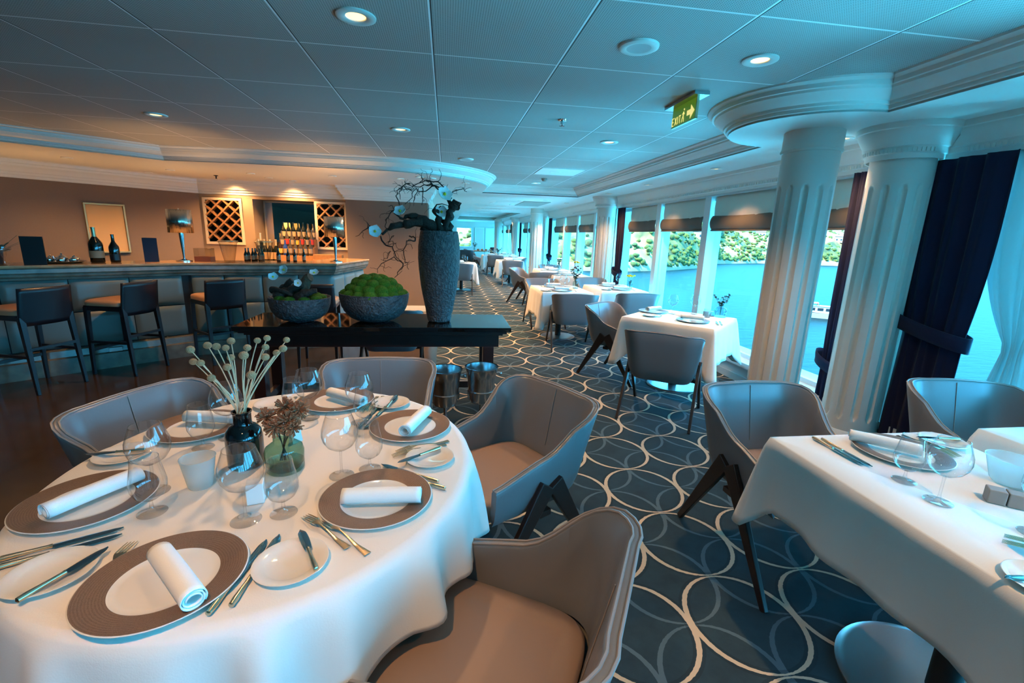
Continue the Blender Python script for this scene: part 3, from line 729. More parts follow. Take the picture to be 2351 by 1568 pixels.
for (x, y, lab) in [(-4.90, 7.08, 'leftmost small downlight over the bar'), (-4.14, 7.96, 'small downlight over the bar just right of the bright cornice end'),
                    (-4.75, 8.5, 'small downlight above the table lamp at left'), (-2.974, 7.88, 'small downlight above the left wine rack gap'),
                    (-2.897, 8.40, 'small downlight over the bar in the centre of the warm soffit'), (-2.62, 8.72, 'small downlight right in front of the mirror'),
                    (-1.723, 7.66, 'small downlight above the right hand table lamp'), (-3.75, 9.02, 'small downlight washing the cornice over the left wine rack'),
                    (-2.75, 9.02, 'small downlight washing the cornice over the mirror'), (-0.706, 7.55, 'small downlight left of the twig tops'),
                    (-0.391, 7.187, 'wide rimmed downlight right of centre in the bar soffit'), (0.304, 7.69, 'small downlight at the rounded end of the bar soffit'), (0.384, 8.75, 'second small downlight at the rounded end of the bar soffit')]:
    o = db.put((x, y, HS), 0, lab, 'small downlights over the bar')
    if 'table lamp at left' in lab:
        for c_ in list(o.children):
            if c_.type == 'LIGHT': bpy.data.objects.remove(c_)
df = Proto(lambda: make_down(0.06, LAMP_W * 1.3))
rows = (('left', HS, [(1.14, 12.0), (1.135, 13.35), (1.126, 14.5), (1.1, 16.3), (1.0, 27.5)]), ('middle', HS, [(1.7, 10.9), (1.69, 12.35), (1.70, 15.0), (2.0, 27.5)]),
        ('window side', HS, [(2.9, 13.0), (2.9, 17.0), (2.9, 21.0), (2.9, 25.0)]), ('recess', HM, [(1.2, 19), (2.0, 21), (1.2, 23.5)]))
for rn, hz_, pts_ in rows:
    for k, (x, y) in enumerate(pts_):
        df.put((x, y, hz_), 0, '%s tiny downlight from the near end of the %s row down the hall' % (ORD[k], rn), 'tiny downlights down the hall')

def make_speaker():
    t = thing('ceiling_speaker', '', 'speaker')
    MB().lathe([(0.062, -0.012), (0.085, -0.016), (0.098, -0.010), (0.10, 0.0)], 36).build('rim', M['white_paint'], t)
    MB().lathe([(0, -0.010), (0.05, -0.011), (0.062, -0.012)], 36).build('grille', mat('speaker_grille', (190, 192, 190), 0.6), t)
    return t
sp = Proto(make_speaker)
sp.put((0.967, 2.48, HM), 0, 'round white ceiling loudspeaker between the two near right panel lines, left of a lit downlight')
sp.put((0.254, 6.366, HM), 0, 'flat round white ceiling disc just before the curved bar soffit')
sp.put((-0.25, 7.30, HS), 0, 'small flat white disc in the bar soffit beside the twigs')
t = thing('sprinkler_head', 'small chrome sprinkler head in the ceiling left of the exit sign', 'sprinkler', (0.958, 4.033, HM))
MB().lathe([(0, 0), (0.04, 0), (0.036, -0.008), (0.014, -0.012), (0.012, -0.04), (0, -0.04)], 20).build('body', M['chrome'], t)
MB().lathe([(0, -0.052), (0.022, -0.052), (0.022, -0.049), (0, -0.047)], 16).tube([(0, 0, -0.035), (0, 0, -0.052)], 0.004, 6).build('deflector', M['boat_dark'], t)
t = thing('smoke_detector', 'small round smoke detector between the two farthest downlights of the recess', 'smoke detector', (1.634, 7.94, HM))
MB().lathe([(0, 0), (0.05, 0), (0.05, -0.02), (0.03, -0.045), (0, -0.048)], 24).build('housing', M['china_grey'], t)
t = thing('sprinkler_head', 'tiny sprinkler in the warm bar soffit', 'sprinkler', (-3.72, 8.45, HS))
MB().lathe([(0, 0), (0.035, 0), (0.03, -0.008), (0.01, -0.012), (0.01, -0.05), (0.02, -0.052), (0, -0.054)], 16).build('body', M['boat_dark'], t)
tag(MB().box(1.35, 1.98, 6.72, 7.40, HM - 0.006, HM).build('ceiling_hatch', M['crown'], smooth=0), 'pale square ceiling hatch carrying a downlight', 'hatch')
tag(MB().box(1.80, 2.42, 10.9, 12.5, HS - 0.01, HS).build('ceiling_hatch', mat('grey_hatch', (150, 156, 150), 0.6), smooth=0), 'grey ceiling hatch in front of the mid-hall column top', 'hatch')

# exit sign: hangs along y, read from the room side
t = thing('exit_sign', 'green lit exit sign with arrow hanging from the ceiling by the column bulge', 'exit sign', (1.645, 3.26, HM))
MB().box(-0.052, 0.052, -0.215, 0.215, -0.022, 0.0).build('bracket', M['brushed'], t, smooth=0)
MB().box(-0.006, 0.006, -0.165, 0.165, -0.150, -0.022).build('panel', M['sign_green'], t, smooth=0)
MB().box(-0.008, 0.008, -0.170, -0.163, -0.152, -0.022).box(-0.008, 0.008, -0.170, 0.170, -0.156, -0.149).build('edge', M['foil'], t, smooth=0)
def stroke(mb, pts, w, x=-0.0085):
    for a, b in zip(pts, pts[1:]): mb.bar((x, a[0], a[1]), (x, b[0], b[1]), 0.002, 0.002, w, w, side=(1, 0, 0))
L = MB()
def gl(ox, segs, h=0.050, w=0.034):
    for s_ in segs: stroke(L, [(0.158 - (ox * 0.86 + p[0] * w * 0.8), -0.140 + p[1] * h) for p in s_], 0.0055)
gl(0.0, [[(0, 0), (0, 1)], [(0, 1), (.85, 1)], [(0, .5), (.7, .5)], [(0, 0), (.85, 0)]])
gl(0.044, [[(0, 0), (1, 1)], [(0, 1), (1, 0)]])
gl(0.094, [[(0, 0), (0, 1)]])
gl(0.112, [[(.5, 0), (.5, 1)], [(0, 1), (1, 1)]])
L.build('lettering', M['sign_text'], t, smooth=0)
A_ = MB()   # running figure
stroke(A_, [(-0.010, -0.075), (-0.003, -0.105)], 0.012); stroke(A_, [(-0.003, -0.105), (0.012, -0.120), (0.020, -0.140)], 0.006)
stroke(A_, [(-0.003, -0.105), (-0.014, -0.122), (-0.014, -0.142)], 0.006); stroke(A_, [(0.014, -0.090), (-0.008, -0.082), (-0.026, -0.094)], 0.005)
A_.lathe([(0, -.001), (0.007, -.001), (0.007, .001), (0, .001)], 12, (0, 0, 0))
n0 = len(A_.v) - 26
for i in range(n0, len(A_.v)):
    x_, y_, z_ = A_.v[i]; A_.v[i] = (-0.0085 + z_, -0.014 + x_, -0.062 + y_)
A_.v = [(x, y * 0.8 + 0.004, z) for x, y, z in A_.v]
A_.build('running_figure', M['sign_text'], t, smooth=0)
Rr = MB(); pts = [(-0.050, -0.114), (-0.098, -0.114), (-0.098, -0.142), (-0.148, -0.098), (-0.098, -0.054), (-0.098, -0.082), (-0.050, -0.082)]
Rr.prism(pts, -0.001, 0.001); Rr.v = [(-0.0085 + z, x, y) for x, y, z in Rr.v]
Rr.build('arrow', M['sign_text'], t, smooth=0)
# ================================================================== FURNITURE
def rim_h(t):
    """top edge height of the chair shell; t = distance along the shell from the middle of the back"""
    t = abs(t)
    if t < 0.24: return 0.805 - 0.012 * (t / 0.24) ** 2
    if t < 0.50:
        k = (t - 0.24) / 0.26; return 0.793 - (0.793 - 0.615) * (k * k * (3 - 2 * k)) ** 0.85
    k = min(1, (t - 0.50) / 0.24); return 0.615 - 0.065 * k
def chair_path():
    hw, hb, r = 0.275, 0.265, 0.13; P = []
    y = 0.27
    while y > -hb + r: P.append((-hw, y, -1, 0)); y -= 0.045
    for i in range(9):
        a = radians(180 + 90 * i / 8); P.append((-hw + r + r * cos(a), -hb + r + r * sin(a), cos(a), sin(a)))
    for i in range(1, 8): P.append((-hw + r + (2 * (hw - r)) * i / 8, -hb, 0, -1))
    P2 = [(-x, y, -nx, ny) for x, y, nx, ny in P[:-7]][::-1]
    return P + P2
CPATH = chair_path()
def chair_parts(t, shell_m, seat_m, pipe_m, leg_m):
    pts = CPATH; n = len(pts); S = [0]
    for a, b in zip(pts, pts[1:]): S.append(S[-1] + hypot(b[0] - a[0], b[1] - a[1]))
    half = S[-1] / 2; vs_ = []; fs = []; K = 0; rim_o = []; rim_i = []
    for i, (x, y, nx, ny) in enumerate(pts):
        tt = S[i] - half; top = rim_h(tt); back = max(0, min(1, (-y + 0.02) / 0.20))
        bot = 0.365 + 0.02 * (1 - back); th = 0.032
        ring = []
        def at(z, off):
            ln = (z - 0.42) * (0.20 * back * abs(ny) + 0.13 * abs(nx) ** 1 * (0.35 + 0.65 * back))
            tp = -0.035 * max(0, (0.46 - z) / 0.10) ** 2 if z < 0.46 else 0
            o = ln + tp - off; return (x + nx * o, y + ny * o, z)
        zs = [bot, bot + 0.02, 0.42, 0.47] + [0.47 + (top - 0.015 - 0.47) * k / 4 for k in range(1, 5)]
        for z in zs: ring.append(at(z, 0))
        ring.append(at(top - 0.004, 0.005)); ring.append(at(top, 0.016)); ring.append(at(top - 0.004, th - 0.005))
        for z in [top - 0.015] + [top - 0.015 - (top - 0.015 - 0.44) * k / 4 for k in range(1, 5)]: ring.append(at(z, th))
        rim_o.append(at(top - 0.002, 0.004)); rim_i.append(at(top - 0.002, 0.026))
        K = len(ring); vs_ += ring
    for i in range(n - 1):
        for k in range(K - 1): fs.append((i * K + k, (i + 1) * K + k, (i + 1) * K + k + 1, i * K + k + 1))
    fs.append(tuple(range(K))); fs.append(tuple((n - 1) * K + k for k in range(K))[::-1])
    MB().add(vs_, fs).build('shell', shell_m, t, smooth=55)
    mb = MB(); mb.tube(rim_o, 0.0042, 6); mb.tube(rim_i, 0.0042, 6); mb.build('piping', pipe_m, t)
    # seat pad
    def se(a, k):
        e = 0.42; return (0.246 * k * abs(cos(a)) ** e * (1 if cos(a) > 0 else -1), 0.030 + 0.262 * k * abs(sin(a)) ** e * (1 if sin(a) > 0 else -1))
    prof = [(0.0, 0.470), (0.3, 0.470), (0.6, 0.469), (0.85, 0.464), (0.96, 0.457), (1.0, 0.445), (1.0, 0.38), (0.96, 0.37), (0.0, 0.37)]
    mb = MB(); N = 44; vs_ = []
    for k, z in prof: vs_ += [(*se(2 * pi * i / N + 0.001, max(k, 0.002)), z) for i in range(N)]
    fs = [(j * N + i, j * N + (i + 1) % N, (j + 1) * N + (i + 1) % N, (j + 1) * N + i) for j in range(len(prof) - 1) for i in range(N)]
    mb.add(vs_, fs).build('seat', seat_m, t, smooth=50)
    for sx in (-1, 1):
        for yy in (0.36, -0.335):
            MB().bar((sx * 0.292, -0.015 + 0.02 * (1 if yy > 0 else -1), 0.50), (sx * 0.300, yy, 0.0), 0.026, 0.022, 0.085, 0.032, side=(1, 0, 0)).build('leg', leg_m, t, smooth=0, bevel=0.004)
    MB().box(-0.285, 0.285, -0.03, 0.03, 0.345, 0.372).build('crossbar', leg_m, t, smooth=0)
    # stitched centre seam of the back
    MB().tube([(0, -0.265 + 0.034 - (z - 0.42) * 0.20, z) for z in (0.50, 0.58, 0.66, 0.74, 0.79)], 0.0018, 6).build('seam', pipe_m, t)
def make_chair():
    t = thing('dining_chair', '', 'chair'); chair_parts(t, M['chair_fab'], M['seat_fab'], M['chair_pipe'], M['leg_wood']); return t
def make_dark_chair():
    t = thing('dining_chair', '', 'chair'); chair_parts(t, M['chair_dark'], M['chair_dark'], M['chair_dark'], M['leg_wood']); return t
CH = Proto(make_chair); DC = Proto(make_dark_chair)
G1 = 'chairs at the round table'; G2 = 'chairs at the window tables'; G3 = 'chairs far down the hall'
for (x, y, fx, fy, lab, g) in [
    (0.105, 0.965, -0.87, 0.50, 'grey leather chair with taupe seat, nearest and largest, at the bottom of the picture', G1),
    (0.285, 1.965, -0.86, -0.51, 'grey leather chair right of the round table, between the ice buckets and the nearest chair', G1),
    (-0.375, 2.36, 0.02, -1.0, 'grey leather chair on the far side of the round table, before the console', G1),
    (-1.09, 1.985, 0.93, -0.36, 'grey leather chair at the left of the round table, its back catching blue light', G1),
    (1.635, 1.83, 0.03, -1.0, 'grey leather chair at the far end of the near right table, turned to the camera', G2),
    (2.87, 1.83, -0.20, -1.0, 'grey leather chair at the right edge by the navy curtain and window', G2),
    (1.92, 3.67, 0.59, 0.81, 'grey leather chair seen from behind at the diamond-set table by the near column', G2),
    (1.96, 4.87, 0.63, -0.78, 'grey leather chair in side view at the left corner of the diamond-set table', G2),
    (2.74, 6.42, 0.03, 1.0, 'grey leather chair seen from behind at the table under the window with yellow flowers', G2),
    (1.76, 6.20, 0.10, 1.0, 'grey leather chair seen from behind at the table near the aisle, by its chrome foot', G2),
    (1.72, 7.85, 0.05, -1.0, 'grey chair at the far end of the aisle table, behind its wine glasses', G2),
    (2.76, 8.25, 0.1, -1.0, 'grey chair at the far end of the window table with yellow flowers', G2),
    (1.86, 10.75, 0.85, -0.5, 'grey chair in side view with splayed dark legs beside the mid-hall column', G2),
    (2.05, 9.85, -0.1, 1.0, 'dark looking chair back in front of the mid-hall column foot', G2),
    (2.80, 12.1, 0.0, -1.0, 'small light blue chair back behind the table at the mid-hall column', G2)]:
    CH.put((x, y, 0), face_dir(fx, fy), lab, g)
for (x, y, fx, fy, lab) in [(0.38, 12.1, 0.05, 1.0, 'blue grey chair back just right of the tall stone vase'), (1.85, 17.6, 0.0, 1.0, 'blue grey chair seen square from behind far down the hall'),
    (2.02, 14.1, 0.1, 1.0, 'small grey chair back at the far aisle table'), (2.45, 15.9, -1.0, 0.2, 'tiny chair at the distant window tables'), (1.25, 19.9, 1, 0, 'tiny chair left of the distant aisle table'),
    (1.1, 22.6, 1.0, 0.3, 'tan looking chair by the distant wooden table'), (1.25, 24.6, 1, -0.1, 'tan looking chair behind the distant wooden table')]:
    CH.put((x, y, 0), face_dir(fx, fy), lab, G3)
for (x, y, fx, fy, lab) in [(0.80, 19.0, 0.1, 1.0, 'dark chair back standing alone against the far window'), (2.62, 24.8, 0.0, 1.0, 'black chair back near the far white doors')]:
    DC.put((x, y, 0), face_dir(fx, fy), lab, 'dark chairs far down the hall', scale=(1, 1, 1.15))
CH.put((-0.55, 4.75, 0), face_dir(0.0, 1.0), 'dark shaded chair behind the console table, only its back showing under the console', G2)

# ---- tablecloths
def cloth_round(ax, ay, z, dropf, name='tablecloth', seed=1, nf=19):
    rnd = random.Random(seed); ph = [rnd.uniform(0, 6.28) for _ in range(6)]; am = [rnd.uniform(0.5, 1.0) for _ in range(nf * 2)]
    mb = MB(); N = 300; vs_ = []; rows = []
    def wave(a):
        return 0.62 * sin(nf * a + ph[0] + 1.6 * sin(3 * a + ph[1])) + 0.30 * sin(11 * a + ph[2]) + 0.20 * sin(31 * a + ph[3])
    for r in (0.0, 0.35, 0.7, 0.9, 0.97): rows.append([(r * ax * cos(2 * pi * i / N), r * ay * sin(2 * pi * i / N), z) for i in range(N)])
    rows.append([(0.995 * ax * cos(2 * pi * i / N), 0.995 * ay * sin(2 * pi * i / N), z - 0.002) for i in range(N)])
    J = 14
    for j in range(J + 1):
        v = j / J; row = []
        for i in range(N):
            a = 2 * pi * i / N; d = dropf(a); f = wave(a)
            o = 0.010 + 0.014 * (1 - math.exp(-v * 4)) + v ** 0.7 * (0.026 + 0.052 * f * (1 if f > 0 else 0.55))
            zz = z - 0.012 - v * d + 0.006 * f * v
            row.append(((ax + o) * cos(a), (ay + o) * sin(a), zz))
        rows.append(row)
    vs_ = [p for r in rows for p in r]; fs = []
    for j in range(len(rows) - 1):
        for i in range(N): fs.append((j * N + i, j * N + (i + 1) % N, (j + 1) * N + (i + 1) % N, (j + 1) * N + i))
    return MB().add(vs_, fs)
def cloth_rect(w, d, z, drop, seed=1, corner=0.13, amp=0.010):
    """cloth on a w x d top centred on the origin"""
    rnd = random.Random(seed); ph = [rnd.uniform(0, 6.28) for _ in range(6)]; r = 0.012; P = []
    def seg(x0, y0, x1, y1, nx, ny, n):
        for i in range(n): P.append((x0 + (x1 - x0) * i / n, y0 + (y1 - y0) * i / n, nx, ny))
    def cor(cx, cy, a0):
        for i in range(10):
            a = radians(a0 + 90 * i / 10); P.append((cx + r * cos(a), cy + r * sin(a), cos(a), sin(a)))
    hx, hy = w / 2, d / 2
    seg(hx, -hy + r, hx, hy - r, 1, 0, 40); cor(hx - r, hy - r, 0); seg(hx - r, hy, -hx + r, hy, 0, 1, 40); cor(-hx + r, hy - r, 90)
    seg(-hx, hy - r, -hx, -hy + r, -1, 0, 40); cor(-hx + r, -hy + r, 180); seg(-hx + r, -hy, hx - r, -hy, 0, -1, 40); cor(hx - r, -hy + r, 270)
    N = len(P); rows = [[(0.001 * x, 0.001 * y, z) for x, y, _, _ in P], [(x * .98, y * .98, z) for x, y, _, _ in P], [(x, y, z - 0.003) for x, y, _, _ in P]]
    J = 10
    for j in range(1, J + 1):
        v = j / J; row = []
        for i, (x, y, nx, ny) in enumerate(P):
            c = min(hypot(abs(x) - hx, abs(y) - hy) / corner, 1.0); cf = (1 - c) ** 1.5      # 1 at a corner
            s_ = (x * 9 + y * 11)
            o = 0.008 + v * (0.022 + 0.085 * cf - 0.05 * max(0, min(1, c * 3)) * (1 - c) + amp * sin(s_ + ph[0]) + amp * sin(2.3 * s_ + ph[1]))
            zz = z - 0.006 - v * (drop + 0.15 * cf)
            row.append((x + nx * o, y + ny * o, zz))
        rows.append(row)
    vs_ = [p for q in rows for p in q]; fs = []
    for j in range(len(rows) - 1):
        for i in range(N): fs.append((j * N + i, j * N + (i + 1) % N, (j + 1) * N + (i + 1) % N, (j + 1) * N + i))
    return MB().add(vs_, fs)
def make_table(w, d, rnd=False, base_r=0.27, lift=0.0):
    t = thing('dining_table', '', 'table')
    (MB().lathe([(0, 0.72), (1, 0.72), (1, 0.745), (0, 0.745)], 64, sx=w / 2 - .006, sy=d / 2 - .006) if rnd else MB().box(-w / 2 + .006, w / 2 - .006, -d / 2 + .006, d / 2 - .006, 0.72, 0.745)).build('tabletop', M['leg_wood'], t)
    MB().lathe([(0, 0), (base_r, 0), (base_r, 0.006), (base_r * 0.96, 0.012), (base_r * 0.9, 0.013), (0.05, 0.016), (0, 0.016)], 64).build('base', M['steel_disc'], t)
    MB().lathe([(0, 0.02), (0.045, 0.02), (0.045, 0.72), (0, 0.72)], 20).build('post', M['black'], t)
    return t
TZ = 0.752   # cloth top
def table_with_cloth(x, y, w, d, rz, lab, clab, rnd=False, drop=0.28, seed=1, base_r=0.27, post_big=False, off=(0, 0)):
    t = make_table(w, d, rnd, base_r); t.location = (x, y, 0); t.rotation_euler = (0, 0, rz); t['label'] = lab
    if off != (0, 0):
        for c in t.children:
            if c.name.split('.')[0] in ('base', 'post'): c.location = (off[0], off[1], 0)
    mb = cloth_round(w / 2 + .002, d / 2 + .002, TZ, drop, seed=seed) if rnd else cloth_rect(w + .004, d + .004, TZ, drop, seed)
    o = mb.build('tablecloth', M['cloth'], smooth=70, solid=0.0025); o.location = (x, y, 0); o.rotation_euler = (0, 0, rz)
    tag(o, clab, 'tablecloth'); return t
T1 = (-0.56, 1.53)
table_with_cloth(T1[0], T1[1], 1.27, 1.43, 0, 'round dining table hidden under the big white cloth', 'white cloth with deep folds on the big round table',
                 True, lambda a: 0.20 + 0.27 * sin(a + radians(38)) ** 2, 3, 0.3)
T2 = (1.7325, 0.845)
table_with_cloth(T2[0], T2[1], 0.795, 1.49, 0, 'rectangular table at lower right with a shiny round steel foot', 'white cloth on the long table at lower right', drop=0.27, seed=4, base_r=0.31, off=(0.0, 0.215))
table_with_cloth(2.79, 1.16, 0.80, 0.90, 0, 'small table at the right edge beyond the long table', 'white cloth on the table at the right edge by the navy curtain', drop=0.30, seed=5)
table_with_cloth(2.45, 4.46, 0.92, 0.88, -0.80, 'diamond-set table by the near column with a steel disc foot', 'white cloth on the diamond-set table left of the near column', drop=0.36, seed=6)
table_with_cloth(1.76, 6.93, 0.76, 0.95, 0, 'table at the aisle with a steel disc foot under a chair', 'white cloth on the aisle table with the tall leafy flower vase', drop=0.40, seed=7)
table_with_cloth(2.75, 7.22, 0.76, 0.95, 0.0, 'table beside the windows with yellow flowers', 'white cloth on the window table with yellow flowers', drop=0.40, seed=8)
FAR_T = [(2.60, 11.1, 'table behind the dark chair'), (2.62, 9.75, 'window table before the middle column'), (2.05, 14.95, 'distant table left of the middle column'),
         (2.55, 17.3, 'distant window table'), (1.85, 18.7, 'distant aisle table'), (2.55, 20.05, 'farthest window table'), (0.42, 13.0, 'table right of the stone vase'), ]
for i, (x, y, nm) in enumerate(FAR_T):
    table_with_cloth(x, y, 0.80, 0.85, 0, nm + ', under its cloth', 'white cloth on the ' + nm, drop=0.42, seed=20 + i)
t = thing('side_table', 'distant bare brown wooden table near the end wall', 'table', (1.75, 23.7, 0))
MB().box(-.6, .6, -.45, .45, .71, .75).build('tabletop', M['wood_box'], t, smooth=0)
for sx in (-.54, .54):
    for sy in (-.4, .4): MB().box(sx - .035, sx + .035, sy - .035, sy + .035, 0, .71).build('leg', M['leg_wood'], t, smooth=0)

# ---- console table
t = thing('console_table', 'long dark console table with glossy black top behind the round table', 'console table', (-0.535, 3.90, 0))
MB().box(-1.06, 1.06, -0.30, 0.34, 0.765, 0.80).build('top', M['granite'], t, smooth=0, bevel=0.003)
MB().box(-1.03, 1.03, -0.27, 0.31, 0.742, 0.765).box(-1.0, 1.0, -0.24, 0.28, 0.722, 0.742).box(-0.97, 0.97, -0.21, 0.25, 0.62, 0.722).build('apron', M['console_wood'], t, smooth=0, bevel=0.003)
for sx in (-0.93, 0.885):
    for sy in (-0.17, 0.21): MB().box(sx - .045, sx + .045, sy - .045, sy + .045, 0, 0.62).build('leg', M['console_wood'], t, smooth=0, bevel=0.004)
MB().box(-0.93, 0.885, 0.19, 0.23, 0.13, 0.19).box(-0.95, -0.91, -0.17, 0.21, 0.13, 0.19).box(0.865, 0.905, -0.17, 0.21, 0.13, 0.19).build('stretcher', M['console_wood'], t, smooth=0)

# hammered stone bowls and tall vase
CZ = 0.80
def bowl(name, lab, x, y, R, H, foot):
    t = thing(name, lab, 'bowl', (x, y, CZ))
    prof = [(0, 0.012), (foot * .9, 0.012), (foot, 0.0), (foot * 1.02, 0.012)] + [(foot + (R - foot) * sin(pi / 2 * k / 12) ** 0.85, 0.014 + (H - 0.014) * (1 - cos(pi / 2 * k / 12)) ** 1.0) for k in range(1, 13)]
    prof += [(R + 0.002, H + 0.004), (R - 0.012, H + 0.002), (R - 0.02, H - 0.02), (R * 0.75, H * 0.55), (0, H * 0.45)]
    MB().lathe(prof, 56).build('bowl_body', M['stone_vase'], t); return t
bowl('moss_bowl', 'wide grey stone bowl heaped with green moss, centre of the console', -0.587, 3.88, 0.278, 0.235, 0.105)
bowl('driftwood_bowl', 'smaller grey stone bowl with driftwood and orchids at the left of the console', -1.165, 3.85, 0.232, 0.195, 0.095)
t = thing('stone_vase', 'tall hammered grey stone vase on the right half of the console', 'vase', (-0.058, 3.88, CZ))
MB().lathe([(0, 0), (0.085, 0), (0.098, 0.01), (0.102, 0.05), (0.125, 0.16), (0.150, 0.30), (0.168, 0.44), (0.172, 0.54), (0.168, 0.64), (0.160, 0.70), (0.152, 0.745), (0.148, 0.752), (0.138, 0.745), (0.14, 0.6), (0.14, 0.5), (0, 0.45)], 64).build('vase_body', M['stone_vase'], t)
def dmat(o, strength, scale):
    tx = bpy.data.textures.new('hammer', 'CLOUDS'); tx.noise_scale = scale
    md0 = o.modifiers.new('sub', 'SUBSURF'); md0.levels = 2; md0.render_levels = 2
    md = o.modifiers.new('disp', 'DISPLACE'); md.texture = tx; md.strength = strength; md.mid_level = 0.5; md.texture_coords = 'LOCAL'
for o in list(bpy.data.objects):
    if o.name.startswith(('vase_body', 'bowl_body')): dmat(o, 0.010, 0.018)
rnd = random.Random(11)
def moss_ball(x, y, z, r, lab, g, sz=0.85):
    mb = MB().ball((0, 0, 0), r, 26, 16, sz, 0.035, rnd); o = mb.build('moss_ball', M['moss'], smooth=80); o.location = (x, y, z); tag(o, lab, 'moss', g); return o
n = 0
for (rr, zz, cnt, rad, off) in ((0.222, 0.225, 15, 0.052, 0.1), (0.185, 0.268, 13, 0.052, 0.3), (0.135, 0.310, 10, 0.054, 0.4), (0.075, 0.340, 6, 0.056, 0.9), (0.0, 0.352, 1, 0.056, 0)):
    for k in range(cnt):
        a = off + 2 * pi * k / cnt; moss_ball(-0.587 + rr * cos(a), 3.88 + rr * sin(a), CZ + zz - 0.0, rad * rnd.uniform(0.9, 1.08), '%s green moss cushion counting round the %s ring of the wide stone bowl' % (ORD[k], {0.222: 'lowest', 0.185: 'second', 0.135: 'third', 0.075: 'upper', 0.0: 'topmost'}[rr]), 'moss cushions in the wide bowl')
MB()
o = MB().lathe([(0, 0.375), (0.1, 0.355), (0.18, 0.305), (0.245, 0.225), (0.235, 0.17), (0, 0.15)], 30).build('moss_bed', M['moss'], smooth=60); o.location = (-0.587, 3.88, CZ); tag(o, 'bed of green moss filling the wide stone bowl between the cushions', 'moss')
for k in range(9):
    a = 0.3 + 2 * pi * k / 9; moss_ball(-1.165 + 0.155 * cos(a), 3.85 + 0.155 * sin(a), CZ + 0.19, 0.05 * rnd.uniform(0.8, 1.1), '%s low clump of moss counting round the rim of the smaller stone bowl' % ORD[k], 'moss clumps in the smaller bowl', 0.55)
def wiggle(p, q, n, amp, r0, r1, rnd_):
    p = Vector(p); q = Vector(q); pts = []; off = Vector((0, 0, 0))
    for i in range(n + 1):
        k = i / n; off += Vector([rnd_.uniform(-1, 1) for _ in range(3)]) * amp; e = sin(pi * k) ** 0.7 if 0 < k < 1 else 0
        pts.append(p.lerp(q, k) + off * e)
    return pts, [r0 + (r1 - r0) * i / n for i in range(n + 1)]
t = thing('driftwood', 'gnarled pale driftwood lying in the smaller stone bowl', 'driftwood', (-1.165, 3.85, CZ))
for (p, q, r0, r1, m_) in [((-.16, -.05, .20), (.05, -.08, .30), .045, .02, 'driftwood'), ((-.02, 0, .2), (.10, -.03, .36), .05, .035, 'driftwood_pale'), ((-.15, .03, .22), (-.05, 0, .33), .04, .02, 'driftwood'),
                       ((.02, -.10, .2), (.16, -.1, .26), .04, .02, 'driftwood'), ((-.2, -.02, .25), (-.03, -.09, .22), .03, .012, 'driftwood')]:
    pts, rs = wiggle(p, q, 8, 0.010, r0, r1, rnd); MB().tube(pts, rs, 10).build('branch', M[m_], t, smooth=60)
def orchid(x, y, z, rx, rz_, s, lab):
    t = thing('orchid_flower', lab, 'flower', (x, y, z), rz_); t.rotation_euler = (rx, 0, rz_); t.scale = (s, s, s)
    for k in range(5):
        a = 2 * pi * k / 5
        MB().grid(lambda u, v: ((v * 0.034) * cos(a) - (u - .5) * 0.046 * sin(pi * min(1, v * .9 + .12)) ** .7 * sin(a), (v * 0.034) * sin(a) + (u - .5) * 0.046 * sin(pi * min(1, v * .9 + .12)) ** .7 * cos(a), 0.004 + 0.012 * v * v + 0.004 * abs(u - .5)), 6, 6).build('petal', M['orchid'], t, smooth=60, solid=0.001)
    MB().ball((0, 0, 0.008), 0.007, 10, 6).build('centre', M['yellow'], t)
orchid(-1.33, 3.78, CZ + .355, 0.9, 0.3, 1.1, 'white orchid bloom at the left of the driftwood bowl')
orchid(-1.25, 3.80, CZ + .41, 1.2, -0.4, 1.2, 'white orchid bloom standing highest in the driftwood bowl')
orchid(-1.03, 3.80, CZ + .39, 0.6, 0.1, 1.1, 'white orchid bloom on the pale wood at the right of the driftwood bowl')
orchid(-1.13, 3.72, CZ + .32, 1.3, 0.0, 0.9, 'white orchid bloom low in the middle of the driftwood bowl')

# twig and driftwood arrangement rising from the tall vase; a local (right, up) frame in the plane y = 3.86
t = thing('driftwood_arrangement', 'black twisted driftwood and curly twigs spraying from the tall stone vase', 'twigs', (-0.058, 3.88, CZ + 0.70))
def PX(px, py, dy=0.0):
    # photo-scale sketch in metres: 1 unit = 1/290 m about the vase mouth
    return Vector(((px - 1007) / 283.0, dy, (532 - py) / 283.0 + 0.03))
rt = random.Random(3)
def thick(pts, rs, m_='driftwood'):
    P = [PX(*p) for p in pts]; Q = []; R_ = []
    for i in range(len(P) - 1):
        for k in range(4):
            Q.append(P[i].lerp(P[i + 1], k / 4) + Vector([rt.uniform(-.014, .014) for _ in range(3)])); R_.append((rs[i] + (rs[i + 1] - rs[i]) * k / 4) * rt.uniform(0.62, 1.2))
    Q.append(P[-1]); R_.append(rs[-1]); MB().tube(Q, R_, 9).build('branch', M[m_], t, smooth=60)
thick([(1000, 560), (995, 520, .02), (965, 505, 0), (930, 515, -.03), (905, 522, -.04), (880, 538, -.03)], [.05, .05, .045, .035, .022, .010])
thick([(990, 555), (975, 510, .03), (945, 495, .04), (918, 500, .02)], [.04, .04, .03, .012])
thick([(1010, 560), (1010, 520, .0), (1002, 490, .02), (997, 478, .02)], [.04, .035, .028, .02])
thick([(1030, 560), (1020, 520, 0), (1030, 490, -.01), (1042, 468, -.02), (1048, 468, 0)], [.045, .04, .03, .034, .04])
thick([(1040, 560), (1034, 530, .02), (1030, 512, .03), (1015, 505, .02)], [.03, .028, .03, .02])
thick([(1042, 475, 0), (1030, 465, 0), (1032, 450, 0)], [.03, .02, .008])
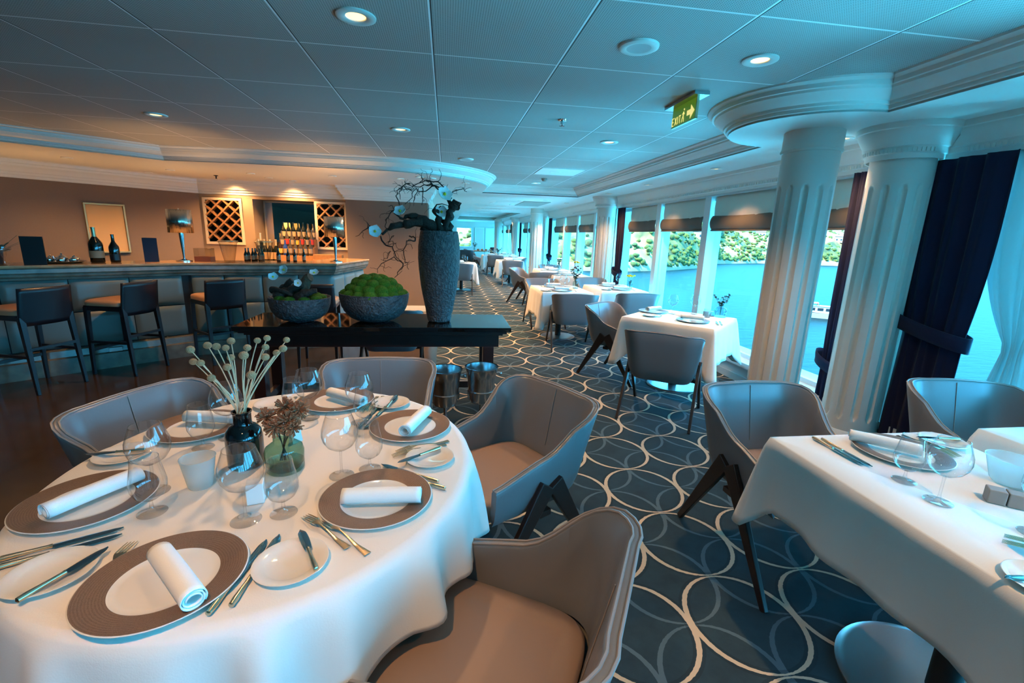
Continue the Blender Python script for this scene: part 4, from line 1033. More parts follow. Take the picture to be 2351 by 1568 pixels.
def twig(pts, r0=0.0055, r1=0.0018, jit=0.010, dy=0.0, br=0.75, depth=0):
    r0 *= 1.2; r1 *= 1.25
    P = [PX(*p) if len(p) > 2 else PX(p[0], p[1], dy) for p in pts]; Q = []
    for i in range(len(P) - 1):
        L_ = (P[i + 1] - P[i]).length; kk = max(2, int(L_ / 0.025))
        for k in range(kk): Q.append(P[i].lerp(P[i + 1], k / kk) + Vector([rt.uniform(-1, 1) * jit * (1, 1.6, 1)[a] for a in range(3)]))
    Q.append(P[-1]); n = len(Q); R_ = [r0 + (r1 - r0) * i / (n - 1) for i in range(n)]
    mb = MB().tube(Q, R_, 5)
    for i in range(2, n - 1):
        if rt.random() < br:
            d = Vector((rt.uniform(-1, 1), rt.uniform(-.6, .6), rt.uniform(-.4, 1))).normalized(); q = [Q[i]]; cur_ = Q[i].copy()
            for k in range(rt.randint(3, 9)):
                d = (d + Vector([rt.uniform(-.8, .8) for _ in range(3)])).normalized(); cur_ = cur_ + d * 0.016; q.append(cur_.copy())
            mb.tube(q, [R_[i] * 0.6 + (0.0012 - R_[i] * 0.6) * k / (len(q) - 1) for k in range(len(q))], 4)
    mb.build('twig', M['twig'], t, smooth=60)
twig([(1035, 445), (1015, 428, -.03), (1005, 418, -.02), (985, 416, 0), (968, 420, .02), (952, 432, 0), (942, 428, .02), (930, 420, .02)], .005)
twig([(995, 425), (985, 435, -.02), (970, 440, 0), (955, 436, .03), (948, 445, .03), (940, 462, .03), (930, 470, .02)], .004)
twig([(918, 470), (912, 455, .0), (916, 440, 0), (925, 430, 0), (935, 438, .02), (945, 436, .02)], .004)
twig([(1030, 455), (1022, 437, .02), (1000, 428, .04), (980, 424, .02), (960, 432, 0), (945, 425, .01)], .007)
twig([(1022, 437), (1004, 436, -.03), (990, 420, -.05), (975, 418, -.05), (962, 425, -.04)], .005)
twig([(1030, 450), (1040, 437, .02), (1055, 432, .03), (1062, 430, .03), (1070, 436, .02)], .004)
twig([(970, 430), (972, 450, .02), (968, 470, .02)], .004); twig([(962, 433), (955, 450, -.02), (950, 465, -.02)], .003)
twig([(945, 425), (928, 432, 0), (918, 445, .02), (920, 460, .02)], .004); twig([(945, 440), (930, 437, -.02), (925, 440, -.02)], .003)
twig([(997, 480), (1000, 468, 0), (1012, 466, 0), (1030, 470, 0)], .006, br=.2); twig([(1012, 470), (1005, 478, .03), (995, 478, .03)], .004)
twig([(918, 500), (905, 483, .02), (895, 492, .03), (888, 505, .02), (886, 520, .02), (890, 532, .0)], .006)
twig([(880, 538), (862, 535, 0), (852, 520, 0), (840, 530, 0), (820, 545, 0)], .006, .0015)
twig([(875, 545), (885, 560, -.02), (905, 570, -.03), (912, 590, -.03), (925, 603, -.03)], .006)
twig([(940, 540), (955, 545, -.06), (952, 550, -.06), (935, 552, -.06), (928, 575, -.06), (928, 592, -.06), (935, 600, -.06), (938, 615, -.06)], .005)
twig([(925, 603), (905, 590, -.05), (885, 595, -.05), (872, 610, -.05), (868, 625, -.05)], .004); twig([(925, 605), (915, 620, -.05), (905, 635, -.05)], .004, .002)
twig([(895, 575), (888, 590, 0), (880, 598, 0)], .003); twig([(905, 540), (893, 550, .02), (892, 560, .02)], .003)
orchid(-0.058 + (866 - 1007) / 283, 3.80, CZ + 0.73 + (532 - 533) / 283, 1.3, 0.2, 1.5, 'white orchid bloom hanging at the left tip of the twisted driftwood')
orchid(-0.058 + (922 - 1007) / 283, 3.82, CZ + 0.73 + (532 - 488) / 283, 0.9, -0.3, 1.5, 'white orchid bloom on the upper branch of the twisted driftwood')
orchid(-0.058 + (1018 - 1007) / 283, 3.84, CZ + 0.73 + (532 - 447) / 283, 1.1, 0.5, 1.9, 'pale orchid bloom among the highest twigs above the stone vase')
orchid(-0.058 + (1012 - 1007) / 283, 3.90, CZ + 0.73 + (532 - 485) / 283, 1.1, 0.2, 1.6, 'white orchid bloom tucked in the loop of driftwood above the stone vase')

# ---- ice buckets on floor stands
def make_bucket():
    t = thing('ice_bucket', '', 'ice bucket')
    MB().lathe([(0, 0.004), (0.085, 0.0), (0.092, 0.02), (0.108, 0.19), (0.122, 0.262), (0.128, 0.268), (0.128, 0.274), (0.118, 0.272), (0.104, 0.19), (0.088, 0.02), (0, 0.014)], 40).build('body', M['brushed'], t)
    for s in (-1, 1):
        MB().tube([(s * 0.112, 0, 0.215), (s * 0.135, 0, 0.218), (s * 0.145, 0, 0.21)], 0.007, 8).ball((s * 0.148, 0, 0.208), 0.013, 12, 8).build('knob_handle', M['brushed'], t)
    return t
def make_stand():
    t = thing('bucket_stand', '', 'stand')
    pts = [(0.101 * cos(2 * pi * k / 32), 0.101 * sin(2 * pi * k / 32), 0.37) for k in range(33)]
    MB().tube(pts, 0.006, 6, cap=False).build('ring', M['brushed'], t)
    MB().lathe([(0, 0.278), (0.08, 0.278), (0.08, 0.284), (0, 0.284)], 32).build('shelf', M['brushed'], t)
    MB().lathe([(0, 0.0), (0.115, 0.0), (0.12, 0.01), (0.10, 0.02), (0.03, 0.035), (0.013, 0.05), (0.013, 0.275), (0, 0.278)], 32).build('foot', M['brushed'], t)
    for s in (-1, 1): MB().tube([(s * .078, 0, 0.28), (s * .10, 0, 0.30), (s * .102, 0, .37)], 0.004, 6).build('prong', M['brushed'], t)
    return t
bk = Proto(make_bucket); st = Proto(make_stand)
for (x, y, s_, l2) in ((-0.006, 3.27, 'left', 'beside the far chair of the round table'), (0.268, 3.33, 'right', 'nearest the console leg on the carpet side')):
    st.put((x, y, 0), 0, s_ + ' steel stand carrying an ice bucket, ' + l2); bk.put((x, y, 0.285), 0.12, s_ + ' steel ice bucket with knob handles, ' + l2)

# ---- bar stools
def make_stool():
    t = thing('bar_stool', '', 'bar stool'); wd = M['stool_wood']
    mb = MB()
    for zz in (0.0,):
        prof = [(0.0, 0.775), (0.4, 0.775), (0.85, 0.77), (0.97, 0.76), (1.0, 0.745), (1.0, 0.715), (0.0, 0.71)]
        N = 36; vs_ = []
        for k, z in prof: vs_ += [(0.215 * max(k, .003) * abs(cos(2 * pi * i / N)) ** .35 * (1 if cos(2 * pi * i / N) > 0 else -1), 0.01 + 0.205 * max(k, .003) * abs(sin(2 * pi * i / N)) ** .35 * (1 if sin(2 * pi * i / N) > 0 else -1), z) for i in range(N)]
        mb.add(vs_, [(j * N + i, j * N + (i + 1) % N, (j + 1) * N + (i + 1) % N, (j + 1) * N + i) for j in range(len(prof) - 1) for i in range(N)])
    mb.build('seat', M['stool_seat'], t, smooth=50)
    MB().box(-0.205, 0.205, -0.19, 0.20, 0.665, 0.713).build('seat_frame', wd, t, smooth=0, bevel=0.004)
    MB().grid(lambda u, v: ((u - .5) * (0.43 - 0.02 * v), -0.225 - 0.045 * v - 0.035 * (1 - (2 * u - 1) ** 2) + 0.02, 0.62 + 0.33 * v), 14, 8).build('backrest', wd, t, smooth=60, solid=0.022)
    for sx in (-1, 1):
        MB().bar((sx * 0.19, -0.21, 0.70), (sx * 0.20, -0.25, 0.0), 0.045, 0.026, 0.04, 0.026).build('leg', wd, t, smooth=0, bevel=0.003)
        MB().bar((sx * 0.19, 0.18, 0.70), (sx * 0.20, 0.205, 0.0), 0.042, 0.026, 0.04, 0.026).build('leg', wd, t, smooth=0, bevel=0.003)
        MB().box(sx * 0.197 - .009, sx * 0.197 + .009, -0.23, 0.20, 0.33, 0.355).build('footrail', wd, t, smooth=0)
    MB().box(-0.19, 0.19, 0.185, 0.205, 0.24, 0.268).build('footrail', wd, t, smooth=0)
    MB().box(-0.19, 0.19, -0.245, -0.225, 0.40, 0.425).build('footrail', wd, t, smooth=0)
    return t
sl = Proto(make_stool)
for (x, y, fx, fy, lab) in [(-3.78, 4.67, -0.95, 0.30, 'black bar stool with tan seat at the far left, nearest the camera'), (-3.34, 5.20, -0.97, 0.22, 'black bar stool with tan seat in the middle of the three at the bar'),
                            (-2.62, 5.66, -0.72, 0.69, 'black bar stool with tan seat right of the other two, before the bar corner'), (-1.45, 5.45, -0.1, 1.0, 'bar stool mostly hidden behind the driftwood bowl on the console')]:
    sl.put((x, y, 0), face_dir(fx, fy), lab, 'bar stools')

# ---- bar counter
BP = [(-7.6, 1.82), (-2.97, 5.82), (-1.42, 6.29), (-1.2, 7.5)]
bar = thing('bar_counter', 'stone-topped bar counter with padded leather front along the left of the room', 'bar', (0, 0, 0))
def csweep(prof, path):
    mb = MB().sweep(prof + [prof[0]], path); k = len(prof) + 1; n = len(path)
    mb.f.append(tuple(range(k - 1))); mb.f.append(tuple((n - 1) * k + a for a in range(k - 1))[::-1]); return mb
csweep([(-0.52, 1.075), (-0.52, 1.10), (0.0, 1.10), (0.004, 1.09), (-0.002, 1.075)], BP).build('worktop', M['bar_top'], bar, smooth=25)
csweep([(-0.50, 0.95), (-0.50, 1.075), (-0.002, 1.075), (-0.012, 1.062), (-0.012, 1.025), (-0.028, 1.012), (-0.030, 0.99), (-0.05, 0.975), (-0.052, 0.955), (-0.07, 0.95)], BP).build('moulding', M['bar_stone'], bar, smooth=25)
csweep([(-0.40, 0.24), (-0.40, 0.95), (-0.11, 0.95), (-0.11, 0.24)], BP).build('carcass', M['black'], bar, smooth=0)
csweep([(-0.40, 0.0), (-0.40, 0.245), (-0.04, 0.245), (-0.02, 0.235), (-0.015, 0.17), (0.02, 0.16), (0.022, 0.0)], BP).build('plinth', M['bar_stone'], bar, smooth=25)
def panels(A, B, cuts, off=-0.075):
    A = Vector(A); B = Vector(B); d = (B - A).normalized(); n = Vector((d.y, -d.x)); ang = atan2(d.y, d.x)
    for s0, s1 in zip(cuts, cuts[1:]):
        for z0, z1 in ((0.255, 0.605), (0.615, 0.945)):
            c = A + d * (s0 + s1) / 2 + n * (off - 0.02); w = s1 - s0 - 0.008; h = z1 - z0
            mb = MB().grid(lambda u, v: ((u - .5) * w, -0.028 * (1 - abs(2 * u - 1) ** 8) ** .5 * (1 - abs(2 * v - 1) ** 8) ** .5 - 0.002, (v - .5) * h), 16, 10)
            mb.xf(Matrix.Translation((c.x, c.y, (z0 + z1) / 2)) @ Matrix.Rotation(ang, 4, 'Z')).build('padded_panel', M['bar_panel'], bar, smooth=60)
Lb = hypot(4.63, 4.0)
panels(BP[0], BP[1], [Lb - 0.05 - 0.485 * k for k in range(9)][::-1])
panels(BP[1], BP[2], [0.0, 0.336, 0.745, 1.155, 1.58])
panels(BP[2], BP[3], [0.03, 0.42, 0.82, 1.20])
tag(MB().box(-0.055, 0.055, -0.012, 0.0, -0.02, 0.02).xf(Matrix.Translation((-3.52, 5.30, 0.2)) @ Matrix.Rotation(atan2(.65, .76), 4, 'Z')).build('step_light', M['frame_white'], smooth=0), 'small white step light on the bar plinth behind the middle stool', 'light')

# added uplight boxes hidden behind the counter, there only to warm the soffit
def make_soffit_fill():
    t = thing('soffit_fill_light', '', 'light')
    MB().box(-.22, .22, -.05, .05, 0, .80).box(-.24, .24, -.06, .06, .80, .83).build('housing', M['brushed'], t, smooth=0)
    MB().box(-.20, .20, -.04, .04, .831, .836).build('diffuser', M['lens'], t, smooth=0)
    l = bpy.data.lights.new('tube', 'SPOT'); l.energy = SOFFIT_FILL_W; l.color = WARM; l.spot_size = radians(150); l.spot_blend = 1.0; l.shadow_soft_size = 0.15
    lo = bpy.data.objects.new('tube', l); COL.objects.link(lo); lo.parent = t; lo.location = (0, 0, 0.86); lo.rotation_euler = (pi, 0, 0)
    return t
SOFFIT_FILL_W = 40.0
sfill = Proto(make_soffit_fill)
for (x, y, lab) in ((-5.25, 6.75, 'added soffit fill light behind the left end of the bar counter'), (-3.9, 7.75, 'added soffit fill light behind the bar counter near its bend'), (-2.1, 7.75, 'added soffit fill light behind the right part of the bar counter')):
    sfill.put((x, y, 0), 0.6, lab, 'added fill lights behind the bar')
# ---- things on the bar
BT = 1.10
def make_lamp():
    t = thing('table_lamp', '', 'table lamp')
    MB().lathe([(0.130, 0.335), (0.124, 0.60)], 48).build('lamp_shade', M['shade_metal'], t, solid=0.003)
    MB().lathe([(0, 0.0), (0.085, 0.0), (0.085, 0.012), (0.03, 0.02), (0.028, 0.03), (0, 0.03)], 32).build('base', M['chrome'], t)
    MB().lathe([(0.012, 0.03), (0.012, 0.06), (0.026, 0.30), (0.026, 0.335), (0, 0.34)], 20).build('stem', M['chrome'], t)
    MB().lathe([(0, 0.58), (0.004, 0.58), (0.004, 0.605), (0.008, 0.61), (0, 0.62)], 10).tube([(-.12, 0, .59), (.12, 0, .59)], 0.002, 5).build('finial', M['chrome'], t)
    l = bpy.data.lights.new('bulb', 'POINT'); l.energy = 16; l.color = WARM; l.shadow_soft_size = 0.03
    lo = bpy.data.objects.new('bulb', l); COL.objects.link(lo); lo.parent = t; lo.location = (0, 0, 0.47)
    return t
lp = Proto(make_lamp)
lp.put((-3.12, 6.06, BT), 0, 'silver table lamp with metallic shade at the left bend of the bar'); lp.put((-1.50, 6.62, BT), 0.0, 'silver table lamp with metallic shade at the right end of the bar')
def bottle(t, r, h, neck, m, lab_m=None, foil=None, lz=(0.25, 0.5)):
    MB().lathe([(0, 0.004), (r * .9, 0), (r, 0.01), (r, h * 0.52), (r * .92, h * .58), (neck * 1.2, h * .74), (neck, h * .80), (neck, h * .97), (neck * 1.15, h * .975), (neck * 1.15, h), (0, h)], 20).build('glass_body', m, t)
    if lab_m: MB().lathe([(r + .0008, h * lz[0]), (r + .0008, h * lz[1])], 20).build('label_band', lab_m, t)
    if foil: MB().lathe([(neck * 1.25, h * .73), (neck * 1.06, h * .80), (neck * 1.08, h * .97), (neck * 1.25, h * .975), (neck * 1.25, h * 1.003), (0, h * 1.005)], 16).build('foil_neck', foil, t)
t = thing('champagne_bottle', 'larger dark champagne bottle with pale label and gold neck on the bar', 'bottle', (-3.72, 5.56, BT)); bottle(t, 0.062, 0.37, 0.017, M['bottle_dark'], M['label'], M['foil'], (.14, .34))
t = thing('champagne_bottle', 'smaller dark bottle standing right of the large champagne bottle', 'bottle', (-3.61, 5.66, BT)); bottle(t, 0.046, 0.30, 0.014, M['bottle_dark'], M['black_card'], None, (.08, .3))
t = thing('serving_tray', 'round silver tray of little silver pots on the bar', 'tray', (-3.96, 5.42, BT))
MB().lathe([(0, 0.004), (0.14, 0.004), (0.19, 0.022), (0.195, 0.022), (0.19, 0.016), (0.14, 0.0), (0, 0.0)], 40).build('dish', M['chrome'], t)
def make_pot():
    t = thing('silver_pot', '', 'pot')
    MB().lathe([(0, 0), (0.026, 0), (0.036, 0.02), (0.034, 0.036), (0.018, 0.052), (0.004, 0.06), (0.008, 0.068), (0, 0.075)], 20).build('body', M['chrome'], t)
    MB().tube([(0.032, 0, .02), (.055, 0, .03), (.06, 0, .05)], 0.005, 6).build('spout', M['chrome'], t)
    return t
pp = Proto(make_pot); rr_ = random.Random(4)
for k in range(7):
    a = k * 2 * pi / 6; r = 0.105 if k < 6 else 0
    pp.put((-3.96 + r * cos(a), 5.42 + r * sin(a), BT + 0.005), a * 1.7, ('largest silver pot, in the middle of the silver tray' if k == 6 else '%s little silver pot round the edge of the silver tray' % ORD[k]), 'silver pots on the tray', scale=1.0 if k < 6 else 1.35)
def card(name, lab, x, y, w, h, rz, m):
    o = MB().box(-w / 2, w / 2, -0.008, 0.008, 0, h).build(name, m, smooth=0); o.location = (x, y, BT); o.rotation_euler = (0.0, 0, rz); tag(o, lab, 'menu'); return o
card('menu_card', 'navy blue menu card standing on the bar beside the framed picture', -3.36, 5.86, 0.135, 0.27, 0.3, M['menu'])
card('menu_stand', 'black menu folder standing at the far left of the bar', -3.96, 5.10, 0.165, 0.27, 0.35, M['black_card'])
t = thing('candle_glass', 'slim glass candle holder at the left edge of the bar', 'glass', (-4.13, 4.99, BT))
MB().lathe([(0, 0), (0.03, 0), (0.008, 0.01), (0.006, 0.06), (0.02, 0.09), (0.024, 0.16), (0.022, 0.18)], 18).build('bowl', M['wine_glass'], t)
t = thing('potted_plant', 'dark leafy plant at the far left edge of the bar', 'plant', (-4.28, 5.08, BT))
MB().lathe([(0, 0), (0.05, 0), (0.06, 0.12), (0.05, 0.12), (0, 0.1)], 20).build('pot', M['black'], t)
rl = random.Random(9)
mb = MB()
for k in range(34):
    a = rl.uniform(0, 6.28); e = rl.uniform(.2, 1.2); L_ = rl.uniform(.12, .26); d = Vector((cos(a) * cos(e), sin(a) * cos(e), sin(e))); p0 = Vector((0, 0, .1)); mb.bar(p0, p0 + d * L_, 0.004, 0.022, 0.002, 0.002, side=(-sin(a), cos(a), 0))
mb.build('leaves', M['leaf'], t, smooth=0)
def make_cooler():
    t = thing('wine_cooler', '', 'cooler')
    MB().lathe([(0.055, 0.004), (0.070, 0.08), (0.095, 0.22), (0.108, 0.255)], 32).lathe([(0, 0.004), (0.055, 0.0)], 32).build('body', M['cooler'], t)
    MB().tube([(0.108 * cos(2 * pi * k / 32), 0.108 * sin(2 * pi * k / 32), 0.255) for k in range(33)], 0.003, 5, cap=False).build('rim', M['foil'], t)
    return t
ck = Proto(make_cooler)
ck.put((-2.64, 6.12, BT), 0, 'left clear acrylic wine cooler on the bar, before the left wine rack'); ck.put((-2.28, 6.26, BT), 0, 'right clear acrylic wine cooler on the bar, before the bottles')
t = thing('glass_case', 'small clear display box with red base on the bar by the left wine rack', 'box', (-2.92, 6.12, BT))
MB().box(-.09, .09, -.06, .06, 0, .06).build('base', mat('brown_red_box', (130, 74, 54), 0.5), t, smooth=0)
MB().box(-.09, .09, -.06, .06, .06, .16).build('cover', M['cooler'], t, smooth=0)
# picture, racks, mirror
pc = LW0 + LWD * 1.366 + LWN * 0.0
t = thing('picture_frame', 'gold framed plain panel hanging on the taupe wall behind the bar', 'picture', (pc.x, pc.y, 1.43), atan2(LWD.y, LWD.x) + pi)
mb = MB()
for (x0, x1, z0, z1) in ((-.255, .255, .355, .38), (-.255, .255, -.38, -.355), (-.255, -.23, -.355, .355), (.23, .255, -.355, .355)): mb.box(x0, x1, -0.045, 0, z0, z1)
mb.build('frame', M['brass_frame'], t, smooth=0, bevel=0.004)
MB().box(-.23, .23, -0.02, 0, -.355, .355).build('panel', M['picture'], t, smooth=0)
def rack(lab, x0, x1, z0, z1, Y):
    t = thing('wine_rack', lab, 'wine rack', ((x0 + x1) / 2, Y, z0)); w = x1 - x0; h = z1 - z0; fr = 0.045
    mb = MB()
    for a in ((-w / 2, w / 2, 0, fr), (-w / 2, w / 2, h - fr, h)): mb.box(a[0], a[1], -0.03, 0.02, a[2], a[3])
    mb.box(-w / 2, -w / 2 + fr, -0.03, 0.02, fr, h - fr).box(w / 2 - fr, w / 2, -0.03, 0.02, fr, h - fr).build('frame', M['rack_frame'], t, smooth=0)
    MB().box(-w / 2 + fr, w / 2 - fr, 0.20, 0.21, fr, h - fr).box(-w / 2 + fr - .01, -w / 2 + fr, 0, .2, fr, h - fr).box(w / 2 - fr, w / 2 - fr + .01, 0, .2, fr, h - fr).box(-w / 2 + fr, w / 2 - fr, 0, .2, fr - .01, fr).build('back_panel', M['black'], t, smooth=0)
    mb = MB(); xi0, xi1, zi0, zi1 = -w / 2 + fr, w / 2 - fr, fr, h - fr; st_ = 0.205
    def clip(c, s):   # line z = s*x + c inside the frame
        pts = []
        for x in (xi0, xi1):
            z = s * x + c
            if zi0 <= z <= zi1: pts.append((x, z))
        for z in (zi0, zi1):
            x = (z - c) / s
            if xi0 < x < xi1: pts.append((x, z))
        return pts
    for s in (1, -1):
        c = zi0 - 1.5
        while c < zi1 + 1.5:
            p = clip(c, s)
            if len(p) == 2 and hypot(p[0][0] - p[1][0], p[0][1] - p[1][1]) > .03: mb.bar((p[0][0], 0.01 if s > 0 else 0.018, p[0][1]), (p[1][0], 0.01 if s > 0 else 0.018, p[1][1]), 0.10, 0.10, 0.026, 0.026, side=(0, 1, 0))
            c += st_
    mb.build('lattice', M['rack_wood'], t, smooth=0); return t
RX = [(-4.36, -3.70, 1.20, 2.03), (-2.44, -1.86, 1.16, 2.04)]
rack('left wine rack of crossed oak laths over the bar', *RX[0], 9.30); rack('right wine rack of crossed oak laths behind the table lamp', *RX[1], 9.30)
wb = Proto(lambda: (lambda t: (MB().lathe([(0, 0), (.014, 0), (.014, .05), (.036, .09), (.036, .15), (0, .15)], 12).xf(Matrix.Rotation(-pi / 2, 4, 'X')).build('bottle_body', M['bottle_dark'], t), MB().lathe([(0, -.003), (.0145, -.002), (.0145, .02)], 12).xf(Matrix.Rotation(-pi / 2, 4, 'X')).build('foil', mat('pink_foil', (190, 110, 90), .4), t), t)[-1])(thing('wine_bottle', '', 'bottle')))
for ri, (x0, x1, z0, z1) in enumerate(RX):
    cx = (x0 + x1) / 2; k = 0
    for i in range(-4, 5):
        for j in range(0, 14):
            x = i * 0.1025; z = 0.045 - 0.02 + j * 0.1025
            if (i + j) % 2 or abs(x) > (x1 - x0) / 2 - 0.085 or z < 0.09 or z > (z1 - z0) - 0.09: continue
            k += 1
            if (k * 7 + ri) % 3 == 0 and ri == 0: continue
            wb.put((cx + x, 9.33, z0 + z - 0.015), 0, '%s dark wine bottle of the %s lattice rack, counting column by column from lower left' % (ORD[min(k - 1, 19)], 'left' if ri == 0 else 'right'), 'bottles in the ' + ('left' if ri == 0 else 'right') + ' wine rack')
t = thing('wall_mirror', 'wide mirror in the lit niche behind the bottles', 'mirror', (-2.98, 9.78, 1.0))
MB().box(-.50, .56, 0.005, 0.02, 0.1, 1.0).build('mirror_glass', M['mirror'], t, smooth=0)
MB().box(-.53, -.50, 0, .02, .1, 1.03).box(.56, .6, 0, .02, .1, 1.03).box(-.53, .6, 0, .02, 1.0, 1.03).build('frame', M['rack_frame'], t, smooth=0)
# back counter and its bottles
tag(MB().box(-4.4, -1.86, 8.75, 9.295, 0, 0.90).build('back_counter', M['rack_wood'], smooth=0), 'brown back counter behind the bar, under the racks and mirror', 'counter')
t = thing('bottle_step', 'light wooden stepped bottle shelf in front of the mirror', 'shelf', (-2.72, 9.0, 0.90))
MB().box(-.31, .31, -.12, .0, 0, .15).box(-.31, .31, 0, .12, 0, .30).box(-.31, .31, .12, .24, 0, .44).build('steps', M['wood_box'], t, smooth=0)
def make_bot(m, h=0.29, r=0.037, lab=None, foil=None):
    def f():
        t = thing('spirit_bottle', '', 'bottle'); bottle(t, r, h, 0.013, m, lab, foil, (.15, .45)); return t
    return f
kinds = [Proto(make_bot(M['bottle_clear'], .28, .036, M['label'])), Proto(make_bot(M['bottle_dark'], .30, .037, M['label'])), Proto(make_bot(M['bottle_brown'], .27, .04, M['label_gold'])),
         Proto(make_bot(M['bottle_blue'], .27, .04, M['label'])), Proto(make_bot(M['bottle_clear'], .31, .034, M['label_red'])), Proto(make_bot(M['bottle_dark'], .31, .038, M['label'], M['foil']))]
rb = random.Random(21)
for row, (yy, zz, nm) in enumerate(((8.94, 1.05, 'front step'), (9.06, 1.20, 'middle step'), (9.18, 1.34, 'top step'))):
    for k in range(7):
        kd = 0 if row == 0 and k > 1 else rb.choice([0, 1, 2, 4, 1, 0]); kd = 3 if (row == 0 and k == 1) else kd; kd = 2 if (row == 0 and k == 0) else kd
        kinds[kd].put((-2.98 + k * 0.087, yy, zz), 0, '%s spirit bottle from the left on the %s before the mirror' % (ORD[k], nm), 'bottles on the %s' % nm)
for k in range(6): kinds[5].put((-3.42 + 0.1 * (k % 5), 9.14 + 0.1 * (k // 5), 0.90), 0, '%s tall dark wine bottle on the back counter left of the stepped shelf' % ORD[k], 'tall bottles on the back counter', 1.35 if k < 4 else 1.7)
sb = Proto(make_bot(M['bottle_dark'], .27, .036, M['label']))
for k in range(6): sb.put((-2.52 + 0.075 * (k % 3) - 0.0, 6.30 + 0.085 * (k // 3) + 0.022 * (k % 3), BT), 0, '%s small cream labelled wine bottle between the two wine coolers' % ORD[k], 'small bottles between the coolers', 0.62)
for k in range(4): sb.put((-2.14 + 0.09 * k, 6.33 + .03 * k + .05 * (k % 2), BT), 0, '%s cream labelled wine bottle right of the right hand wine cooler' % ORD[k], 'bottles right of the coolers', 0.62 + 0.06 * (k == 0))
t = thing('table_lamp', 'small lit orange lamp shade standing in for a mirror reflection, behind the spirit bottles', 'table lamp', (-3.02, 9.50, 0.90))  # solid lamp put in place of one reflected in the mirror
MB().lathe([(0, 0), (.05, 0), (.012, .02), (.01, .62), (0, .62)], 16).build('stem', M['chrome'], t); 
MB().lathe([(.065, .60), (.060, .73)], 24).build('lamp_shade', M['reflected_shade_glow'], t, solid=0.002)
tag(MB().box(-2.4, -1.9, 8.8, 9.0, 0.90, 0.99).box(-2.4, -1.9, 8.85, 9.0, 0.99, 1.08).build('wooden_crate', M['wood_box'], smooth=0), 'wooden box on the back counter under the right wine rack', 'box')
# ================================================================== TABLEWARE
Z0 = TZ + 0.003
def make_charger():
    t = thing('charger_plate', '', 'plate')
    MB().lathe([(0, 0.0), (0.10, 0.0), (0.150, 0.008), (0.160, 0.013), (0.161, 0.0145), (0.158, 0.0155)], 72).build('plate_body', M['porcelain'], t)
    MB().lathe([(0.1585, 0.0158), (0.148, 0.0150), (0.104, 0.0085), (0.102, 0.0078)], 72).build('patterned_rim', M['charger'], t)
    MB().lathe([(0.102, 0.0078), (0.098, 0.0062), (0.085, 0.005), (0, 0.005)], 72).build('plate_well', M['porcelain'], t)
    return t
def make_side():
    t = thing('side_plate', '', 'plate')
    MB().lathe([(0, 0.0), (0.05, 0.0), (0.058, 0.004), (0.082, 0.012), (0.084, 0.014), (0.081, 0.0145), (0.058, 0.008), (0.052, 0.0045), (0, 0.0045)], 60).build('plate_body', M['porcelain'], t)
    return t
def make_napkin():
    t = thing('rolled_napkin', '', 'napkin'); N = 56; TT = 2.6
    def fn(u, v):
        a = u * TT * 2 * pi; r = 0.012 + 0.0125 * u; y = (v - .5) * 0.222 * (1.0 - 0.012 * (1 - u)) + 0.002 * sin(a * 0.7)
        return (r * cos(a) * 1.05, y, r * sin(a) * 0.92 + 0.002 * sin(v * 3) + 0.0243)
    MB().grid(fn, N, 14).build('cloth_roll', M['napkin'], t, smooth=70, solid=0.0024)
    return t
def make_fork(L_=0.205):
    t = thing('fork', '', 'fork'); m = M['silver']; mb = MB(); N = 16
    def hw(y):   # half width of the stem
        k = y / L_
        return 0.0098 - 0.0068 * min(1, k / 0.45) ** 0.8 if k < .45 else 0.003 + 0.0095 * max(0, (k - .60) / .12) if k < .72 else 0.0125
    def hz(y):
        k = y / L_; return 0.003 + 0.011 * sin(pi * min(1, max(0, (k - .25) / .75)) * 1.0) * 0.9 + 0.001
    ys = [L_ * 0.74 * i / 18 for i in range(19)]; vs_ = []; fs = []
    for y in ys: vs_ += [(-hw(y), y, hz(y)), (0, y, hz(y) + .0014), (hw(y), y, hz(y)), (0, y, hz(y) - .0014)]
    for i in range(18):
        for k in range(4): fs.append((i * 4 + k, i * 4 + (k + 1) % 4, i * 4 + 4 + (k + 1) % 4, i * 4 + 4 + k))
    fs += [(0, 3, 2, 1), (72, 73, 74, 75)]; mb.add(vs_, fs)
    for x in (-.0105, -.0035, .0035, .0105):
        P = [(x, L_ * (0.735 + .265 * k / 5), hz(L_ * (0.735 + .265 * k / 5))) for k in range(6)]; mb.tube(P, [.0021, .002, .0018, .0016, .0014, .0009], 6)
    mb.build('fork_body', m, t, smooth=50); return t
def make_knife(L_=0.235, short=False):
    t = thing('butter_knife' if short else 'table_knife', '', 'knife'); hb = L_ * (0.5 if short else 0.44)
    MB().lathe([(0, 0), (.006, .003), (.0068, .02), (.0048, hb * .6), (.0042, hb * .92), (.0052, hb), (0, hb + .001)], 12).xf(Matrix.Translation((0, 0, 0.0065)) @ Matrix.Rotation(-pi / 2, 4, 'X')).build('handle', M['silver'], t, smooth=50)
    n = 12; vs_ = []; fs = []
    for i in range(n + 1):
        k = i / n; y = hb + (L_ - hb) * k; w = (0.0095 if not short else 0.0085 + .003 * sin(pi * k)) * (1 if k < .8 else max(.1, 1 - ((k - .8) / .2) ** 2))
        vs_ += [(-w * .9, y, .0062), (-.001, y, .0078), (w, y, .0058), (-.001, y, .0050)]
    for i in range(n):
        for k in range(4): fs.append((i * 4 + k, i * 4 + (k + 1) % 4, i * 4 + 4 + (k + 1) % 4, i * 4 + 4 + k))
    fs += [(0, 3, 2, 1), tuple(n * 4 + k for k in range(4))]
    MB().add(vs_, fs).build('blade', M['chrome'], t, smooth=40); return t
